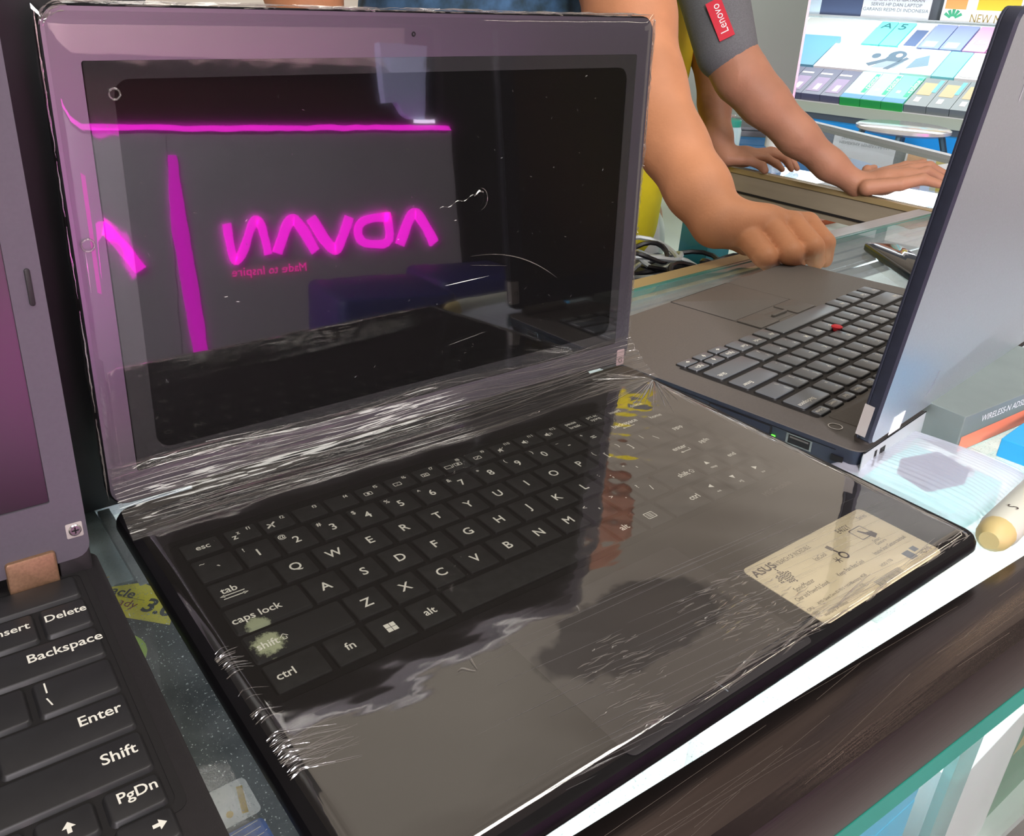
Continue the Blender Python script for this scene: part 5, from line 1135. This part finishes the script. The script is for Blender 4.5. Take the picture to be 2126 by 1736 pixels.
prism(bm, [(w0.x, w0.y), (w1.x, w1.y), (w1.x + 60, w1.y + 10), (w0.x + 60, w0.y + 10)], -950, 900); struct(obj('wall_far', bm, mat('shop_wall', (120, 130, 140), .7), sm=False))
bm = bmesh.new(); box(bm, -5000, 6000, -5000, 6000, -1000, -950); struct(obj('floor', bm, M['floor'], sm=False))

# ---------------------------------------------------------------- the kiosk opposite, seen mirrored in the wrapped screen
rl = math.radians(3.0)
RK = Matrix(((math.cos(rl), 0, math.sin(rl)), (0, 1, 0), (-math.sin(rl), 0, math.cos(rl))))
KO = Vector((0, -3300, 0))
KI = thing('kiosk_counter', 'grey kiosk front with magenta light lines and glowing sign, facing the laptops', 'kiosk', KO, RK)
MK = Matrix(((1, 0, 0, 0), (0, 0, -1, 0), (0, 1, 0, 0), (0, 0, 0, 1)))   # (x, z) drawn, thickness towards +y
def kk(name, fn, m, dep0=0, lab=None, parent=KI):
    b = bmesh.new(); fn(b)
    for v in b.verts: v.co = Vector((v.co.x, v.co.z + dep0, v.co.y))
    bmesh.ops.recalc_face_normals(b, faces=b.faces); o = obj(name, b, m, parent, sm=False)
    if lab: o['label'] = lab
    return o
kk('front_panel', lambda b: prism(b, [(-900, -1100), (1168, -1100), (1168, 136), (-900, 136)], -40, 0), M['kiosk']); kk('front_panel', lambda b: prism(b, [(1172, -1100), (2860, -1100), (2716, 136), (1172, 136)], -40, 0), M['kiosk'])
kk('top_light_line', lambda b: prism(b, [(-900, 134), (2712, 134), (2695, 158), (-900, 158)], -30, 6), M['magenta'], lab='glowing magenta line along the top edge')
kk('upright_light_line', lambda b: prism(b, [(1172, 26), (1208, 26), (1306, -1000), (1232, -1000), (1160, -239)], 0, 8), M['magenta_strip'], lab='tapering magenta upright line')
kk('counter_top', lambda b: box(b, -900, 2700, 120, 134, -600, 0), M['kioskdark'])
kk('counter_body', lambda b: box(b, -900, 2700, -1000, 120, -600, -42), M['kioskdark'])
# sign letters (mirror-reversed as seen in the screen, so readable from the front: x falls to the right)
def lets(b):
    W = 50
    stroke(b, [(2606, -468), (2502, -300), (2452, -300), (2387, -460)], W, 0, 0, 14, 3)            # A without bar
    stroke(b, [(2290, -308), (2316, -308), (2331, -452), (2200, -448), (2130, -420), (2124, -340), (2190, -306), (2310, -306)], W - 6, 0, 0, 14, 2)  # D
    stroke(b, [(1862, -290), (1966, -456), (2010, -456), (2075, -294)], W, 0, 0, 14, 3)  # V
    stroke(b, [(1880, -458), (1784, -290), (1734, -290), (1672, -452)], W, 0, 0, 14, 3)  # A
    stroke(b, [(1418, -292), (1440, -468), (1474, -470), (1552, -280), (1594, -280), (1623, -454)], W - 12, 0, 0, 14, 3)  # N
kk('sign_letters', lets, M['magenta'], 4, 'glowing magenta sign letters')
b_ = bmesh.new(); text(b_, 'Made to Inspire', 0, 0, 0, 62, 0)
for v in b_.verts: v.co = Vector((1631 - v.co.x * 1.0, 8, -536 + v.co.y))
obj('slogan', b_, M['magenta_soft'], KI, sm=False)['label'] = 'small magenta words Made to Inspire'
kk('side_logo', lambda b: stroke(b, [(1012, -470), (880, -270), (846, -270), (700, -480)], 52, 0, 0, 14, 3), M['magenta'], 4, 'large magenta chevron at the side')
kk('glow_panel', lambda b: prism(b, [(180, -560), (540, -560), (540, -60), (180, -60)], 0, 4), mat('magenta_glow_panel', (235, 30, 190), .5, emit=5.0), 2, 'dim magenta backlit panel')
kk('back_wall', lambda b: prism(b, [(-1400, 100), (3000, 100), (3000, 660), (-1400, 660)], -700, -640), M['kioskdark'])
kk('fascia', lambda b: prism(b, [(-1400, 470), (2700, 470), (2700, 1000), (-1400, 1000)], -500, -420), M['pink'])
kk('white_cabinet', lambda b: (prism(b, [(2330, 262), (2400, 270), (2440, 210), (2480, 186), (2575, 186), (2590, 560), (2300, 560), (2316, 380)], -90, -40)), mat('pale_blue_cabinet_glow', (190, 200, 240), .5, emit=.35))  # cabinet carries a faint glow of its own in place of lamplight
kk('small_lamp', lambda b: box(b, 2500, 2640, 168, 186, -36, -28), M['led'])
def stool2(x, z, y, w, label):
    t = thing('cube_stool', label, 'stool', KO + RK @ Vector((x, y, z)), RK @ Matrix.Rotation(.2, 3, 'Z'))
    b = bmesh.new(); rbox(b, -w / 2, w / 2, -w / 2, w / 2, -400, 0, 40, 24, 5); obj('seat_block', b, M['stool'], t); return t
stool2(1630, -440, 1050, 470, 'nearer navy cube stool before the magenta sign'); stool2(2280, -480, 760, 460, 'farther navy cube stool under the end of the sign')
bm = bmesh.new(); box(bm, 2716, 4600, -3420, -3350, -950, 1700); tag(obj('partition', bm, mat('black_partition', (16, 17, 20), .6), sm=False), 'tall black partition beyond the end of the sign kiosk', 'partition')
bm = bmesh.new(); box(bm, -3600, 6000, -4140, -4060, -950, 2000); struct(obj('wall_light_blocker', bm, mat('dark_blocker_wall', (40, 34, 38), .7), sm=False))  # unseen dark slab added to block hall light at low angles
bm = bmesh.new(); box(bm, -3600, 6000, -4140, -250, 2000, 2060); struct(obj('ceiling_light_blocker', bm, mat('dark_blocker_top', (34, 31, 32), .8), sm=False))  # unseen dark slab added overhead to keep hall light out of the mirrored film
# hanging strip lamps
def hang(x, y, z, L, a, label, m=None):
    t = thing('strip_lamp', label, 'lamp', (x, y, z), Matrix.Rotation(a, 3, 'Z'), 'hanging strip lamps')
    b = bmesh.new(); rbox(b, -L / 2, L / 2, -40, 40, 0, 40, 8, 4); obj('housing', b, M['alu'], t)
    b = bmesh.new(); box(b, -L / 2 + 10, L / 2 - 10, -32, 32, -6, 0); obj('diffuser', b, mat('lamp_diffuser', (255, 240, 218), .5, emit=14), t, sm=False)
    for s_ in (-1, 1):
        b = bmesh.new(); tube(b, [(s_ * L * .4, 0, 38), (s_ * L * .4, 0, 300)], 3, 6); obj('suspension_cord', b, M['cord'], t)
for x, y, a, s_ in ((2700, -1500, .3, 'nearest the grey kiosk'), (-600, -600, .2, 'behind the left laptops'), (3600, -900, 1.2, 'beyond the end of the counters')): hang(x, y, 1700, 1300, a, 'hanging white strip lamp ' + s_)

for x, y, nm in ((3000, 700, 'over the second counter'), (1500, 2900, 'farthest into the hall')):  # unseen warm lights added so the film ridges sparkle
    t = thing('sparkle_light', 'small warm round sparkle light, added ' + nm, 'lamp', (x, y, 1800), None, 'added warm sparkle lights')
    b = bmesh.new(); loft(b, [[(r * math.cos(a), r * math.sin(a), z) for a in np.arange(0, 6.28, .3)] for r, z in ((46, 0), (46, 60), (20, 80))]); obj('housing', b, M['alu'], t)
    b = bmesh.new(); loft(b, [[(r * math.cos(a), r * math.sin(a), z) for a in np.arange(0, 6.28, .3)] for r, z in ((36, -4), (36, 0))]); obj('bulb', b, mat('warm_sparkle_glow', (255, 226, 180), .5, emit=40), t)
    b = bmesh.new(); tube(b, [(0, 0, 78), (0, 0, 500)], 4, 6); obj('suspension_cord', b, M['cord'], t)
